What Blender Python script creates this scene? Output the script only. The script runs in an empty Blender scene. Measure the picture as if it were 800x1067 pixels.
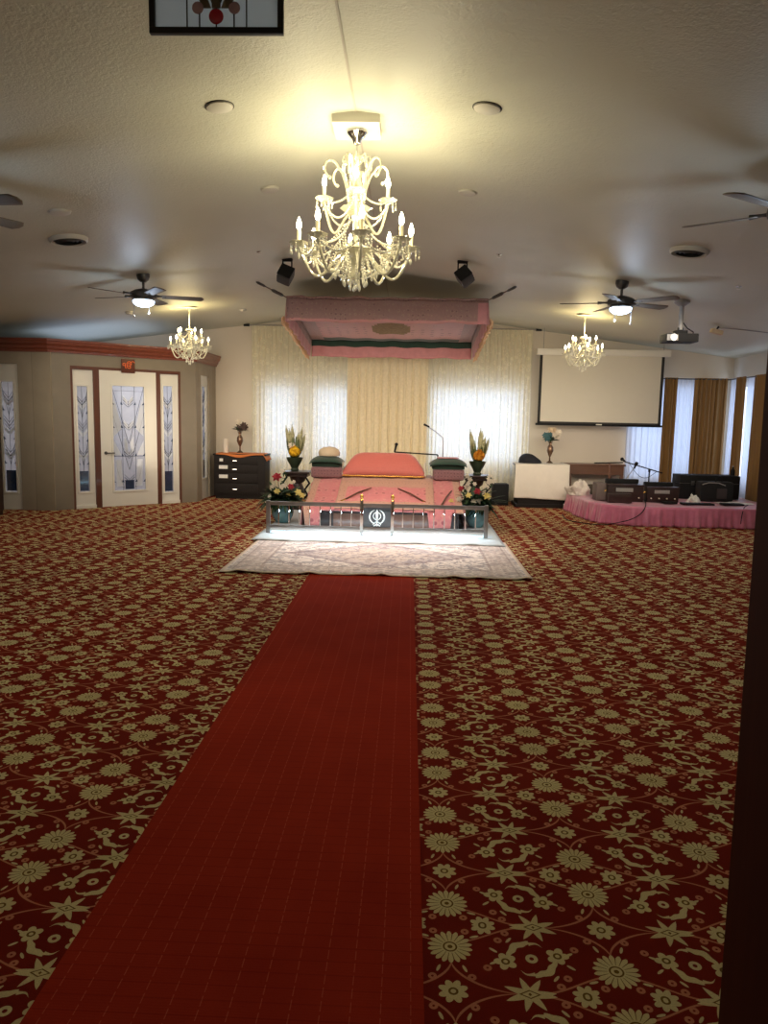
import bpy, bmesh, math, random
from mathutils import Vector, Matrix
PI = math.pi
RND = random.Random(7)
C = bpy.context.scene.collection
SC = bpy.context.scene

# ------------------------------------------------------------------ camera numbers (metres, y into the room)
W, H, F, EYE = 800.0, 1067.0, 780.0, 1.45
XAX = Vector((0.99921247, -0.0240642, 0.03154925))
YAX = Vector((0.0343224, 0.1252132, -0.99153599))
ZAX = Vector((0.01991014, 0.99183798, 0.12594053))
def ray(px, py):
    c = Vector(((px-W/2)/F, -(py-H/2)/F, -1.0))
    return Vector((XAX.dot(c), YAX.dot(c), ZAX.dot(c)))
def aty(px, py, y):
    r = ray(px, py); t = y/r.y
    return Vector((r.x*t, y, EYE+r.z*t))
def atx(px, py, x):
    r = ray(px, py); t = x/r.x
    return Vector((x, r.y*t, EYE+r.z*t))
def atz(px, py, z=0.0):
    r = ray(px, py); t = (z-EYE)/r.z
    return Vector((r.x*t, r.y*t, z))
RX, RZ, SL = -0.38, 3.32, 0.125          # ridge of the vaulted ceiling
BY = 13.4                                 # back wall
LX, RXW = -6.9, 5.6                       # side walls
FY = 0.45                                 # doorway wall
def ceil_z(x): return RZ - SL*abs(x-RX)

# ------------------------------------------------------------------ materials
def lin(c):
    return tuple(((v/255.0)/12.92 if v/255.0 <= .04045 else ((v/255.0+.055)/1.055)**2.4) for v in c)
class NT:
    def __init__(s, m): s.t = m.node_tree; s.n = s.t.nodes; s.l = s.t.links
    def new(s, k, **kw):
        n = s.n.new(k)
        for a, b in kw.items(): setattr(n, a, b)
        return n
    def math(s, op, a, b=None, c=None):
        n = s.n.new('ShaderNodeMath'); n.operation = op
        for i, v in enumerate((a, b, c)):
            if v is None: continue
            if isinstance(v, X): s.l.new(v.s, n.inputs[i])
            else: n.inputs[i].default_value = v
        return X(s, n.outputs[0])
    def mix(s, fac, a, b):
        n = s.n.new('ShaderNodeMix'); n.data_type = 'RGBA'
        for sock, v in ((n.inputs[0], fac), (n.inputs[6], a), (n.inputs[7], b)):
            if isinstance(v, X): s.l.new(v.s, sock)
            elif isinstance(v, (int, float)): sock.default_value = v
            else: sock.default_value = tuple(v)+(1.0,) if len(v) == 3 else v
        return X(s, n.outputs[2])
class X:
    def __init__(s, nt, sock): s.nt = nt; s.s = sock
    def __add__(s, o): return s.nt.math('ADD', s, o)
    __radd__ = __add__
    def __sub__(s, o): return s.nt.math('SUBTRACT', s, o)
    def __rsub__(s, o): return s.nt.math('SUBTRACT', o, s)
    def __mul__(s, o): return s.nt.math('MULTIPLY', s, o)
    __rmul__ = __mul__
    def __truediv__(s, o): return s.nt.math('DIVIDE', s, o)
    def abs(s): return s.nt.math('ABSOLUTE', s)
    def lt(s, o): return s.nt.math('LESS_THAN', s, o)
    def gt(s, o): return s.nt.math('GREATER_THAN', s, o)
    def max(s, o): return s.nt.math('MAXIMUM', s, o)
    def min(s, o): return s.nt.math('MINIMUM', s, o)
    def pow(s, o): return s.nt.math('POWER', s, o)
    def sqrt(s): return s.nt.math('SQRT', s)
    def sin(s): return s.nt.math('SINE', s)
    def cos(s): return s.nt.math('COSINE', s)
    def mod(s, o): return s.nt.math('FLOORED_MODULO', s, o)
def base_mat(name):
    m = bpy.data.materials.new(name); m.use_nodes = True
    t = NT(m); p = m.node_tree.nodes['Principled BSDF']
    return m, t, p
def coords(t, kind='Object', scale=None):
    tc = t.new('ShaderNodeTexCoord'); o = tc.outputs[kind]
    if scale:
        mp = t.new('ShaderNodeMapping'); t.l.new(o, mp.inputs[0]); mp.inputs['Scale'].default_value = scale; o = mp.outputs[0]
    return o
def M(name, col, rough=.6, metal=0, var=.12, scale=12, bump=0, bscale=None, emit=0, ecol=None, stretch=None, spec=.5, sheen=0, subsurf=0, trans=0, alpha=1, coat=0):
    """procedural principled material, base colour varied by noise"""
    m, t, p = base_mat(name)
    c = lin(col)
    co = coords(t, 'Object', stretch or (1, 1, 1))
    nz = t.new('ShaderNodeTexNoise'); nz.inputs['Scale'].default_value = scale; nz.inputs['Detail'].default_value = 4
    t.l.new(co, nz.inputs['Vector'])
    fac = X(t, nz.outputs['Fac'])
    mx = t.mix(fac, tuple(v*(1-var*2) for v in c), tuple(min(1, v*(1+var*2)) for v in c))
    t.l.new(mx.s, p.inputs['Base Color'])
    p.inputs['Roughness'].default_value = rough; p.inputs['Metallic'].default_value = metal
    p.inputs['Specular IOR Level'].default_value = spec
    if sheen: p.inputs['Sheen Weight'].default_value = sheen
    if coat: p.inputs['Coat Weight'].default_value = coat
    if trans: p.inputs['Transmission Weight'].default_value = trans
    if alpha < 1: p.inputs['Alpha'].default_value = alpha
    if emit:
        p.inputs['Emission Strength'].default_value = emit
        p.inputs['Emission Color'].default_value = lin(ecol or col)+(1,)
    if bump:
        n2 = t.new('ShaderNodeTexNoise'); n2.inputs['Scale'].default_value = bscale or scale*6; n2.inputs['Detail'].default_value = 3
        t.l.new(co, n2.inputs['Vector'])
        b = t.new('ShaderNodeBump'); b.inputs['Strength'].default_value = bump; b.inputs['Distance'].default_value = .02
        t.l.new(n2.outputs['Fac'], b.inputs['Height']); t.l.new(b.outputs[0], p.inputs['Normal'])
    return m

def carpet_material():
    m, t, p = base_mat('floral_carpet')
    geo = t.new('ShaderNodeTexCoord'); sp = t.new('ShaderNodeSeparateXYZ'); t.l.new(geo.outputs['Object'], sp.inputs[0])
    # slight warp so the weave is not perfectly mechanical
    x, y = X(t, sp.outputs[0]), X(t, sp.outputs[1])
    a, b = .438, .2555
    u = ((x-.146+a*40).mod(2*a)-a).abs()          # 0 at column + a ...
    u = a-u
    v = ((y-2.003+b*40).mod(2*b)-b).abs()
    v = b-v
    # centring symmetry: (u,v) ~ (a-u, b-v)
    f = u.gt(a/2)
    u = u + f*((a-u)-u)
    v = v + f*((b-v)-v)
    def polar(cx, cy):
        dx, dy = u-cx, v-cy
        r = (dx*dx+dy*dy).sqrt()
        th = t.math('ARCTAN2', dy, dx)
        return dx, dy, r, th
    masks = []; darks = []
    # big daisy
    dx, dy, r, th = polar(0, .093)
    pet = (th*9).sin().abs()
    masks.append(r.lt(.047+pet*.015)); darks.append(pet.lt(.26)*r.gt(.024)*r.lt(.072)); darks.append(r.lt(.02)*r.gt(.015)); darks.append(r.lt(.007))
    # medium flower in the gap of the column
    dx, dy, r, th = polar(0, b)
    pet = (th*4).sin().abs()
    masks.append(r.lt(.026+pet*.014)); darks.append(r.lt(.013)*r.gt(.007))
    # round flowers beside the pair of daisies
    dx, dy, r, th = polar(.098, 0.002)
    pet = (th*4+.4).sin().abs()
    masks.append(r.lt(.024+pet*.013)); darks.append(r.lt(.012)*r.gt(.006))
    # palmettes
    for cx, cy, sg in ((a/2+.024, 0, -1), (a/2-.024, b, 1)):
        dx, dy = (u-cx)*sg, (v-cy)*sg
        r = (dx*dx+dy*dy).sqrt(); th = t.math('ARCTAN2', dy, dx)
        d = ((dx*.84)*(dx*.84)+(dy*.98)*(dy*.98)).sqrt()
        star = 1-((th*3.5+.3).sin().abs())
        masks.append(d.lt(.024+star*.034)); darks.append((dx.abs()*.85+dy.abs()*1.6-.021).abs().lt(.0032)); darks.append((dx.abs()*1.2+dy.abs()).lt(.006))
        darks.append(((th*3.5+.3).cos().abs()).lt(.16)*d.gt(.022)*d.lt(.04))
    # scrolling acanthus around a small ring flower
    cx, cy = a/2, b/2
    dx, dy, r, th = polar(cx, cy)
    wob = (th*9).sin()*.0025
    wd = (((th-.9)*2).cos()*.5+.46).max(0)*.0118
    masks.append((r-.06+wob).abs().lt(wd))
    masks.append((r-.0115).abs().lt(.0052))
    for ex, ey in ((cx-.072, cy+.014), (cx+.072, cy-.014)):
        _, _, rr, tt = polar(ex, ey)
        masks.append(rr.lt(.019+(tt*2.5).sin().abs()*.013)); darks.append((rr-.009).abs().lt(.003))
    # tiny ring flowers
    for ex, ey, an in ((.118, .1, .7), (.165, .058, -.9), (.115, .148, -.5), (.2, .07, .3), (.035, .175, 1.2), (.07, .05, -.3)):
        ex_, ey_ = u-ex, v-ey; ca, sa = math.cos(an), math.sin(an)
        p1, p2 = (ex_*ca+ey_*sa)/.013, (ey_*ca-ex_*sa)/.0042
        masks.append((p1*p1+p2*p2).lt(1))
    tiny = None
    for ex, ey in ((.096, .168), (.052, .205), (.135, .06), (.045, .03), (.158, .03)):
        _, _, rr, _ = polar(ex, ey)
        q0_ = (rr-.0075).abs().lt(.004); tiny = q0_ if tiny is None else tiny.max(q0_)
    gold = masks[0]
    for k in masks[1:]: gold = gold.max(k)
    dark = darks[0]
    for k in darks[1:]: dark = dark.max(k)
    # vines
    q = (u/.17).pow(.62)+(((b-v).max(0))/.105).pow(.62)-1
    vine = q.abs().lt(.036)
    q2 = (v-((u*14.3).cos()*.036+.04)).abs().lt(.0032)*u.lt(.19)*u.gt(.05)
    vine = vine.max(q2)
    nz = t.new('ShaderNodeTexNoise'); nz.inputs['Scale'].default_value = 3.0; nz.inputs['Detail'].default_value = 3
    t.l.new(geo.outputs['Object'], nz.inputs['Vector'])
    nf = t.new('ShaderNodeTexNoise'); nf.inputs['Scale'].default_value = 260; nf.inputs['Detail'].default_value = 1
    t.l.new(geo.outputs['Object'], nf.inputs['Vector'])
    red = t.mix(X(t, nz.outputs['Fac']), lin((95, 22, 13)), lin((130, 38, 22)))
    vin = lin((186, 120, 88)); gl = t.mix(X(t, nz.outputs['Fac']), lin((188, 171, 120)), lin((219, 203, 152)))
    drk = lin((112, 84, 34))
    c = t.mix(vine.max(tiny), red, vin)
    c = t.mix(gold, c, gl)
    c = t.mix(dark*gold, c, drk)
    fl = X(t, nf.outputs['Fac'])*.5+.75
    mm = t.new('ShaderNodeMix', data_type='RGBA', blend_type='MULTIPLY'); mm.inputs[0].default_value = 1
    t.l.new(c.s, mm.inputs[6]); t.l.new(fl.s, mm.inputs[7])
    t.l.new(mm.outputs[2], p.inputs['Base Color'])
    p.inputs['Roughness'].default_value = 1; p.inputs['Specular IOR Level'].default_value = .04
    bp = t.new('ShaderNodeBump'); bp.inputs['Strength'].default_value = .35; bp.inputs['Distance'].default_value = .004
    t.l.new((X(t, nf.outputs['Fac'])+gold*.5).s, bp.inputs['Height']); t.l.new(bp.outputs[0], p.inputs['Normal'])
    return m

def runner_material():
    m, t, p = base_mat('red_runner')
    tc = t.new('ShaderNodeTexCoord'); sp = t.new('ShaderNodeSeparateXYZ'); t.l.new(tc.outputs['Object'], sp.inputs[0])
    x, y = X(t, sp.outputs[0]), X(t, sp.outputs[1])
    line = ((x.mod(.074)-.037).abs().lt(.0014))*((y*140).sin().gt(-.7))
    cross = ((y.mod(.05)-.025).abs().lt(.0022))
    rib = ((y*700).sin()*.5+.5)
    nz = t.new('ShaderNodeTexNoise'); nz.inputs['Scale'].default_value = 4; nz.inputs['Detail'].default_value = 5
    t.l.new(tc.outputs['Object'], nz.inputs['Vector'])
    nf = t.new('ShaderNodeTexNoise'); nf.inputs['Scale'].default_value = 300
    t.l.new(tc.outputs['Object'], nf.inputs['Vector'])
    c = t.mix(X(t, nz.outputs['Fac']), lin((144, 38, 20)), lin((172, 54, 30)))
    c = t.mix(line*.55, c, lin((205, 100, 74)))
    c = t.mix(cross*.22, c, lin((90, 14, 10)))
    c = t.mix(X(t, nf.outputs['Fac'])*.35, c, lin((104, 14, 8)))
    t.l.new(c.s, p.inputs['Base Color']); p.inputs['Roughness'].default_value = 1; p.inputs['Specular IOR Level'].default_value = .05
    bp = t.new('ShaderNodeBump'); bp.inputs['Strength'].default_value = .2; bp.inputs['Distance'].default_value = .002
    t.l.new((rib*.4+X(t, nf.outputs['Fac'])).s, bp.inputs['Height']); t.l.new(bp.outputs[0], p.inputs['Normal'])
    return m

def rug_material(w, d):
    """vintage pale rug: field with medallion, border band, plain edge (object coords centred)"""
    m, t, p = base_mat('vintage_rug')
    tc = t.new('ShaderNodeTexCoord'); sp = t.new('ShaderNodeSeparateXYZ'); t.l.new(tc.outputs['Object'], sp.inputs[0])
    x, y = X(t, sp.outputs[0]), X(t, sp.outputs[1])
    ed = (w/2-x.abs()).min(d/2-y.abs())
    def noise(sc, det=4, dist=0):
        n = t.new('ShaderNodeTexNoise'); n.inputs['Scale'].default_value = sc; n.inputs['Detail'].default_value = det; n.inputs['Distortion'].default_value = dist
        t.l.new(tc.outputs['Object'], n.inputs['Vector']); return X(t, n.outputs['Fac'])
    med = ((x/1.05).abs()+(y/.75).abs())
    vo = t.new('ShaderNodeTexVoronoi'); vo.inputs['Scale'].default_value = 11; t.l.new(tc.outputs['Object'], vo.inputs['Vector'])
    vd = X(t, vo.outputs['Distance'])
    c = t.mix(noise(9, 6, 1.5), lin((226, 212, 206)), lin((250, 240, 234)))
    c = t.mix(med.lt(.95)*.5, c, lin((168, 150, 152)))
    c = t.mix(med.lt(.62)*.8, c, lin((212, 196, 186)))
    c = t.mix(((med*9).sin().gt(.8))*noise(6, 4, 1).gt(.5)*.4, c, lin((120, 100, 108)))
    c = t.mix(((vd-.22).abs().lt(.05))*.5, c, lin((128, 100, 96)))
    c = t.mix((noise(5, 6, 3).gt(.54))*.55, c, lin((132, 124, 138)))
    c = t.mix((noise(11, 6, 2).gt(.6))*.5, c, lin((132, 98, 92)))
    band = ed.lt(.34)*ed.gt(.06)
    c = t.mix(band*.4, c, lin((214, 198, 190)))
    c = t.mix(band*((x*42).sin()*(y*42).sin()).abs().gt(.45)*.35, c, lin((184, 158, 152)))
    c = t.mix(((ed-.34).abs().lt(.014)).max((ed-.1).abs().lt(.01))*.4, c, lin((150, 122, 118)))
    c = t.mix(ed.lt(.035), c, lin((240, 222, 204)))
    t.l.new(c.s, p.inputs['Base Color']); p.inputs['Roughness'].default_value = .95; p.inputs['Specular IOR Level'].default_value = .15
    return m

def ceiling_material():
    m, t, p = base_mat('textured_ceiling')
    co = coords(t, 'Object')
    def noise(sc, det, dist=0):
        n = t.new('ShaderNodeTexNoise'); n.inputs['Scale'].default_value = sc; n.inputs['Detail'].default_value = det; n.inputs['Distortion'].default_value = dist
        t.l.new(co, n.inputs['Vector']); return X(t, n.outputs['Fac'])
    c = t.mix(noise(1.2, 3), lin((192, 192, 174)), lin((206, 205, 188)))
    t.l.new(c.s, p.inputs['Base Color'])
    p.inputs['Roughness'].default_value = .5; p.inputs['Specular IOR Level'].default_value = .45
    h = noise(28, 3, .6)*.7+noise(75, 2)*.5
    bp = t.new('ShaderNodeBump'); bp.inputs['Strength'].default_value = .35; bp.inputs['Distance'].default_value = .012
    t.l.new(h.s, bp.inputs['Height']); t.l.new(bp.outputs[0], p.inputs['Normal'])
    return m

def brocade(name, c1, c2, c3, sc=14, rough=.6):
    m, t, p = base_mat(name)
    co = coords(t, 'Object')
    vo = t.new('ShaderNodeTexVoronoi'); vo.inputs['Scale'].default_value = sc; vo.inputs['Randomness'].default_value = .25; t.l.new(co, vo.inputs['Vector'])
    nz = t.new('ShaderNodeTexNoise'); nz.inputs['Scale'].default_value = sc*2.2; nz.inputs['Detail'].default_value = 4; t.l.new(co, nz.inputs['Vector'])
    d = X(t, vo.outputs['Distance']); n = X(t, nz.outputs['Fac'])
    c = t.mix(n, lin(c1), lin(tuple(min(255, int(v*1.12)) for v in c1)))
    c = t.mix(d.lt(.2)*.8, c, lin(c2))
    c = t.mix(((d-.36).abs().lt(.04))*n.gt(.5)*.7, c, lin(c3))
    t.l.new(c.s, p.inputs['Base Color']); p.inputs['Roughness'].default_value = rough; p.inputs['Sheen Weight'].default_value = .3
    bp = t.new('ShaderNodeBump'); bp.inputs['Strength'].default_value = .3; bp.inputs['Distance'].default_value = .01
    t.l.new(n.s, bp.inputs['Height']); t.l.new(bp.outputs[0], p.inputs['Normal'])
    return m

def sheer(name, col, tcol, see=.12, lace=0.0, tw=.34):
    """sheer cloth: diffuse + translucent, a little see-through, optional lace motif"""
    m, t, p = base_mat(name)
    t.n.remove(p); out = t.n['Material Output']
    co = coords(t, 'Object')
    nz = t.new('ShaderNodeTexNoise'); nz.inputs['Scale'].default_value = 22; nz.inputs['Detail'].default_value = 4; t.l.new(co, nz.inputs['Vector'])
    n = X(t, nz.outputs['Fac'])
    vo = t.new('ShaderNodeTexVoronoi'); vo.inputs['Scale'].default_value = 11; t.l.new(co, vo.inputs['Vector'])
    pat = (X(t, vo.outputs['Distance'])-.28).abs().lt(.09)
    c = t.mix(n, lin(col), lin(tuple(min(255, int(v*1.06)) for v in col)))
    df = t.new('ShaderNodeBsdfDiffuse'); t.l.new(c.s, df.inputs[0])
    tr = t.new('ShaderNodeBsdfTranslucent'); tr.inputs[0].default_value = lin(tcol)+(1,)
    tp = t.new('ShaderNodeBsdfTransparent')
    m1 = t.new('ShaderNodeMixShader'); m1.inputs[0].default_value = tw
    t.l.new(df.outputs[0], m1.inputs[1]); t.l.new(tr.outputs[0], m1.inputs[2])
    m2 = t.new('ShaderNodeMixShader')
    if lace: t.l.new((pat*(-see*.8)+see).max(0).s, m2.inputs[0])
    else: m2.inputs[0].default_value = see
    t.l.new(m1.outputs[0], m2.inputs[1]); t.l.new(tp.outputs[0], m2.inputs[2])
    t.l.new(m2.outputs[0], out.inputs[0])
    return m

def thin_glass(name, col=(235, 240, 245), gloss=.12, frost=0.0, fcol=(190, 205, 225)):
    m, t, p = base_mat(name)
    t.n.remove(p); out = t.n['Material Output']
    tp = t.new('ShaderNodeBsdfTransparent'); tp.inputs[0].default_value = lin(col)+(1,)
    gl = t.new('ShaderNodeBsdfGlossy'); gl.inputs['Roughness'].default_value = .05
    m1 = t.new('ShaderNodeMixShader'); m1.inputs[0].default_value = gloss
    t.l.new(tp.outputs[0], m1.inputs[1]); t.l.new(gl.outputs[0], m1.inputs[2])
    last = m1
    if frost:
        df = t.new('ShaderNodeBsdfDiffuse'); df.inputs[0].default_value = lin(fcol)+(1,)
        tr = t.new('ShaderNodeBsdfTranslucent'); tr.inputs[0].default_value = lin(fcol)+(1,)
        m0 = t.new('ShaderNodeMixShader'); m0.inputs[0].default_value = .6
        t.l.new(df.outputs[0], m0.inputs[1]); t.l.new(tr.outputs[0], m0.inputs[2])
        m2 = t.new('ShaderNodeMixShader')
        nz = t.new('ShaderNodeTexNoise'); nz.inputs['Scale'].default_value = 7; t.l.new(coords(t), nz.inputs['Vector'])
        t.l.new((X(t, nz.outputs['Fac'])*.3+(frost-.15)).s, m2.inputs[0])
        t.l.new(m1.outputs[0], m2.inputs[1]); t.l.new(m0.outputs[0], m2.inputs[2]); last = m2
    t.l.new(last.outputs[0], out.inputs[0])
    return m

def block_wall_material():
    m, t, p = base_mat('taupe_block_wall')
    co = coords(t, 'Object')
    br = t.new('ShaderNodeTexBrick'); t.l.new(co, br.inputs['Vector'])
    br.inputs['Scale'].default_value = 1.0; br.inputs['Brick Width'].default_value = .6; br.inputs['Row Height'].default_value = .3; br.inputs['Mortar Size'].default_value = .004
    br.inputs['Color1'].default_value = lin((150, 138, 118))+(1,); br.inputs['Color2'].default_value = lin((158, 146, 127))+(1,); br.inputs['Mortar'].default_value = lin((128, 118, 102))+(1,)
    nz = t.new('ShaderNodeTexNoise'); nz.inputs['Scale'].default_value = 5; nz.inputs['Detail'].default_value = 5; t.l.new(co, nz.inputs['Vector'])
    mm = t.new('ShaderNodeMix', data_type='RGBA', blend_type='MULTIPLY'); mm.inputs[0].default_value = 1
    t.l.new(br.outputs[0], mm.inputs[6]); t.l.new((X(t, nz.outputs['Fac'])*.3+.85).s, mm.inputs[7])
    t.l.new(mm.outputs[2], p.inputs['Base Color']); p.inputs['Roughness'].default_value = .55
    return m

def wood(name, c1, c2, rough=.35, sc=3.0, axis=2):
    m, t, p = base_mat(name)
    s = [14, 14, 14]; s[axis] = 1.0
    co = coords(t, 'Object', tuple(s))
    nz = t.new('ShaderNodeTexNoise'); nz.inputs['Scale'].default_value = sc; nz.inputs['Detail'].default_value = 6; nz.inputs['Distortion'].default_value = .8
    t.l.new(co, nz.inputs['Vector'])
    c = t.mix(X(t, nz.outputs['Fac']), lin(c1), lin(c2)); t.l.new(c.s, p.inputs['Base Color'])
    p.inputs['Roughness'].default_value = rough; p.inputs['Coat Weight'].default_value = .2
    return m

m_wall = M('warm_wall_paint', (214, 202, 184), .7, var=.02, scale=2, bump=.08, bscale=90)
m_wall2 = M('grey_wall_paint', (206, 203, 198), .7, var=.02, scale=2, bump=.08, bscale=90)
m_ceil = ceiling_material()
m_block = block_wall_material()
m_cherry = wood('cherry_crown', (92, 42, 30), (140, 74, 54), .3, axis=0)
m_door_brown = wood('brown_frame', (74, 40, 28), (104, 60, 42), .4)
m_jamb = wood('dark_jamb', (70, 32, 18), (104, 50, 28), .7)
m_jamb.node_tree.nodes['Principled BSDF'].inputs['Coat Weight'].default_value = 0
m_jamb.node_tree.nodes['Principled BSDF'].inputs['Specular IOR Level'].default_value = .15
m_white = M('white_door_paint', (222, 218, 206), .45, var=.02, scale=4)
m_dkwood = wood('espresso_wood', (24, 20, 18), (38, 32, 29), .6, axis=0)
m_dkwood.node_tree.nodes['Principled BSDF'].inputs['Coat Weight'].default_value = 0
m_dkwood.node_tree.nodes['Principled BSDF'].inputs['Specular IOR Level'].default_value = .2
m_dkred = wood('dark_red_wood', (32, 18, 16), (52, 29, 25), .4)
m_brown = wood('brown_bench_wood', (84, 52, 34), (112, 72, 48), .45, axis=0)
m_black = M('black_plastic', (20, 19, 20), .65, var=.1, spec=.25)
m_spk = M('charcoal_speaker', (66, 62, 58), .6, var=.1)
m_blackcloth = M('black_speaker_cloth', (20, 20, 21), .9, var=.2, scale=80)
m_metal = M('brushed_steel', (170, 172, 176), .3, metal=1, var=.05)
m_darkmetal = M('dark_bronze_metal', (92, 90, 88), .38, metal=.8, var=.08)
m_blade = M('fan_blade', (112, 102, 90), .65, metal=0, spec=.3, var=.08, stretch=(1, 8, 1))
m_pewter = M('railing_pewter', (140, 134, 130), .3, metal=.75, var=.1)
m_chrome = M('chrome', (225, 225, 225), .12, metal=1, var=.02)
m_gold = M('gold', (214, 168, 84), .25, metal=1, var=.05)
m_orange = M('orange_runner_cloth', (206, 120, 60), .8, var=.08, bump=.2)
m_whitecloth = M('white_tablecloth', (222, 214, 200), .85, var=.03, bump=.15, bscale=30)
m_whitemat = M('white_floor_sheet', (200, 208, 212), .8, var=.03, bump=.2, bscale=18)
m_screen = M('projection_screen_fabric', (212, 206, 190), .9, var=.01)
m_drape = M('gold_brown_drape', (142, 106, 58), .75, var=.12, scale=30, stretch=(1, 1, .05), bump=.1)
m_cream = M('cream_drape_cloth', (228, 214, 180), .8, var=.08, scale=26, bump=.2, bscale=40)
m_sheer = sheer('lace_sheer', (236, 226, 192), (222, 228, 232), .13, lace=1)
m_sheer2 = sheer('plain_sheer', (208, 208, 214), (210, 218, 235), .14)
m_sat = M('pink_satin', (200, 112, 140), .34, var=.16, scale=9, sheen=.4, bump=.25, bscale=14)
m_pink = brocade('pink_brocade', (208, 124, 124), (166, 78, 86), (222, 168, 146), 9)
m_tan = brocade('tan_pink_border_brocade', (196, 146, 124), (150, 84, 74), (222, 188, 150), 22)
m_coral = brocade('coral_cloth', (196, 100, 88), (172, 80, 72), (212, 132, 110), 40)
m_mauve = brocade('mauve_velvet', (134, 96, 98), (104, 66, 74), (160, 126, 120), 22, .85)
m_canopy = brocade('canopy_mauve_brocade', (178, 122, 118), (132, 78, 80), (168, 134, 108), 7)
m_canopy2 = brocade('canopy_valance_brocade', (142, 108, 102), (118, 82, 78), (166, 138, 118), 16)
m_canpink = M('canopy_pink_satin', (192, 126, 126), .5, var=.1, sheen=.3, bump=.15)
m_fringe = M('gold_fringe', (214, 176, 136), .5, var=.2, scale=40)
m_green = M('dark_green_velvet', (34, 60, 46), .85, var=.2, sheen=.3)
m_beige = M('beige_cushion', (204, 182, 152), .85, var=.06, bump=.2)
m_leaf = M('dark_leaf', (34, 64, 36), .5, var=.3, scale=9)
m_leaf2 = M('olive_leaf', (88, 98, 58), .6, var=.3, scale=9)
m_plume = M('cream_plume', (178, 172, 132), .9, var=.2, scale=30, bump=.6)
m_yellow = M('yellow_bloom', (236, 180, 22), .7, var=.15, scale=30, bump=.5)
m_amber = M('amber_bloom', (214, 140, 30), .7, var=.15, scale=30, bump=.5)
m_red = M('crimson_petal', (160, 30, 44), .6, var=.15)
m_wpetal = M('white_petal', (214, 202, 182), .6, var=.06)
m_ypetal = M('cream_yellow_petal', (226, 204, 120), .6, var=.08)
m_ppetal = M('lilac_petal', (206, 170, 196), .6, var=.08)
m_teal = M('teal_petal', (62, 100, 104), .6, var=.15)
m_brpetal = M('dusky_brown_petal', (74, 56, 50), .7, var=.2)
m_vase = M('bronze_vase', (126, 100, 80), .25, metal=.7, var=.1)
m_greenvase = M('dark_green_vase', (44, 56, 40), .35, var=.2)
m_bluevase = M('pale_blue_ceramic', (112, 160, 172), .15, var=.25, scale=14, coat=.6)
m_paper = M('white_paper_label', (224, 222, 214), .7, var=.02)
m_grey = M('grey_plate', (150, 146, 142), .45, var=.06)
m_navy = M('navy_black_cloth', (26, 26, 34), .9, var=.2, bump=.3)
m_crystal = M('crystal', (190, 184, 160), .1, var=.1, scale=60, spec=.9, emit=.1, ecol=(255, 240, 190), coat=.5)  # faint emission imitates sparkle from the nearby bulbs
m_bead = M('crystal_bead', (214, 208, 184), .06, var=.1, scale=90, spec=1, emit=.16, ecol=(255, 242, 200), coat=1)  # beads glow slightly in place of bulb light glinting in them
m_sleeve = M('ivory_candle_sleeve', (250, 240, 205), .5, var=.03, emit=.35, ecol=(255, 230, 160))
m_bulb = M('lit_candle_bulb', (255, 250, 235), .4, var=.01, emit=14, ecol=(255, 244, 214))
m_bowl = M('lit_frosted_bowl', (225, 240, 255), .4, var=.01, emit=5.5, ecol=(196, 224, 255))
m_led = M('led_strip', (220, 245, 255), .4, var=.01, emit=6, ecol=(176, 234, 255))
m_plate = M('ceiling_plate_white', (196, 192, 180), .5, var=.02)
m_ventdark = M('vent_dark', (60, 56, 52), .7, var=.05)
m_pane = thin_glass('window_pane')
m_frost = thin_glass('frosted_door_glass', frost=.6, fcol=(196, 198, 206))
m_etch = M('etched_white_glass', (186, 190, 198), .5, var=.04, emit=.05)
m_navyglass = M('dark_blue_bevel', (44, 56, 80), .15, var=.2, coat=.6)
m_clear = thin_glass('smoky_bevel_glass', col=(130, 140, 155), gloss=.3)
m_lead = M('lead_came', (40, 42, 44), .5, metal=.4, var=.05)
m_stglass = sheer('blue_grey_stained_glass', (200, 212, 226), (206, 218, 236), .04, tw=.6)
m_gem_red = M('red_glass_gem', (190, 20, 44), .1, var=.05, coat=1)
m_gem_cl = M('lilac_glass_gem', (190, 160, 170), .1, var=.1, coat=1)
m_deco = sheer('taupe_glass', (150, 138, 122), (130, 120, 104), .0, tw=.5)
m_plaque = M('brown_plaque', (92, 44, 26), .4, var=.1)
m_oran = M('orange_sign_paint', (226, 104, 50), .5, var=.02, emit=.15, ecol=(226, 104, 50))
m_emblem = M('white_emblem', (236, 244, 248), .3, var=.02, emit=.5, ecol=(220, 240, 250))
m_panel = M('grey_blue_panel', (92, 100, 108), .4, var=.06)

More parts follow.
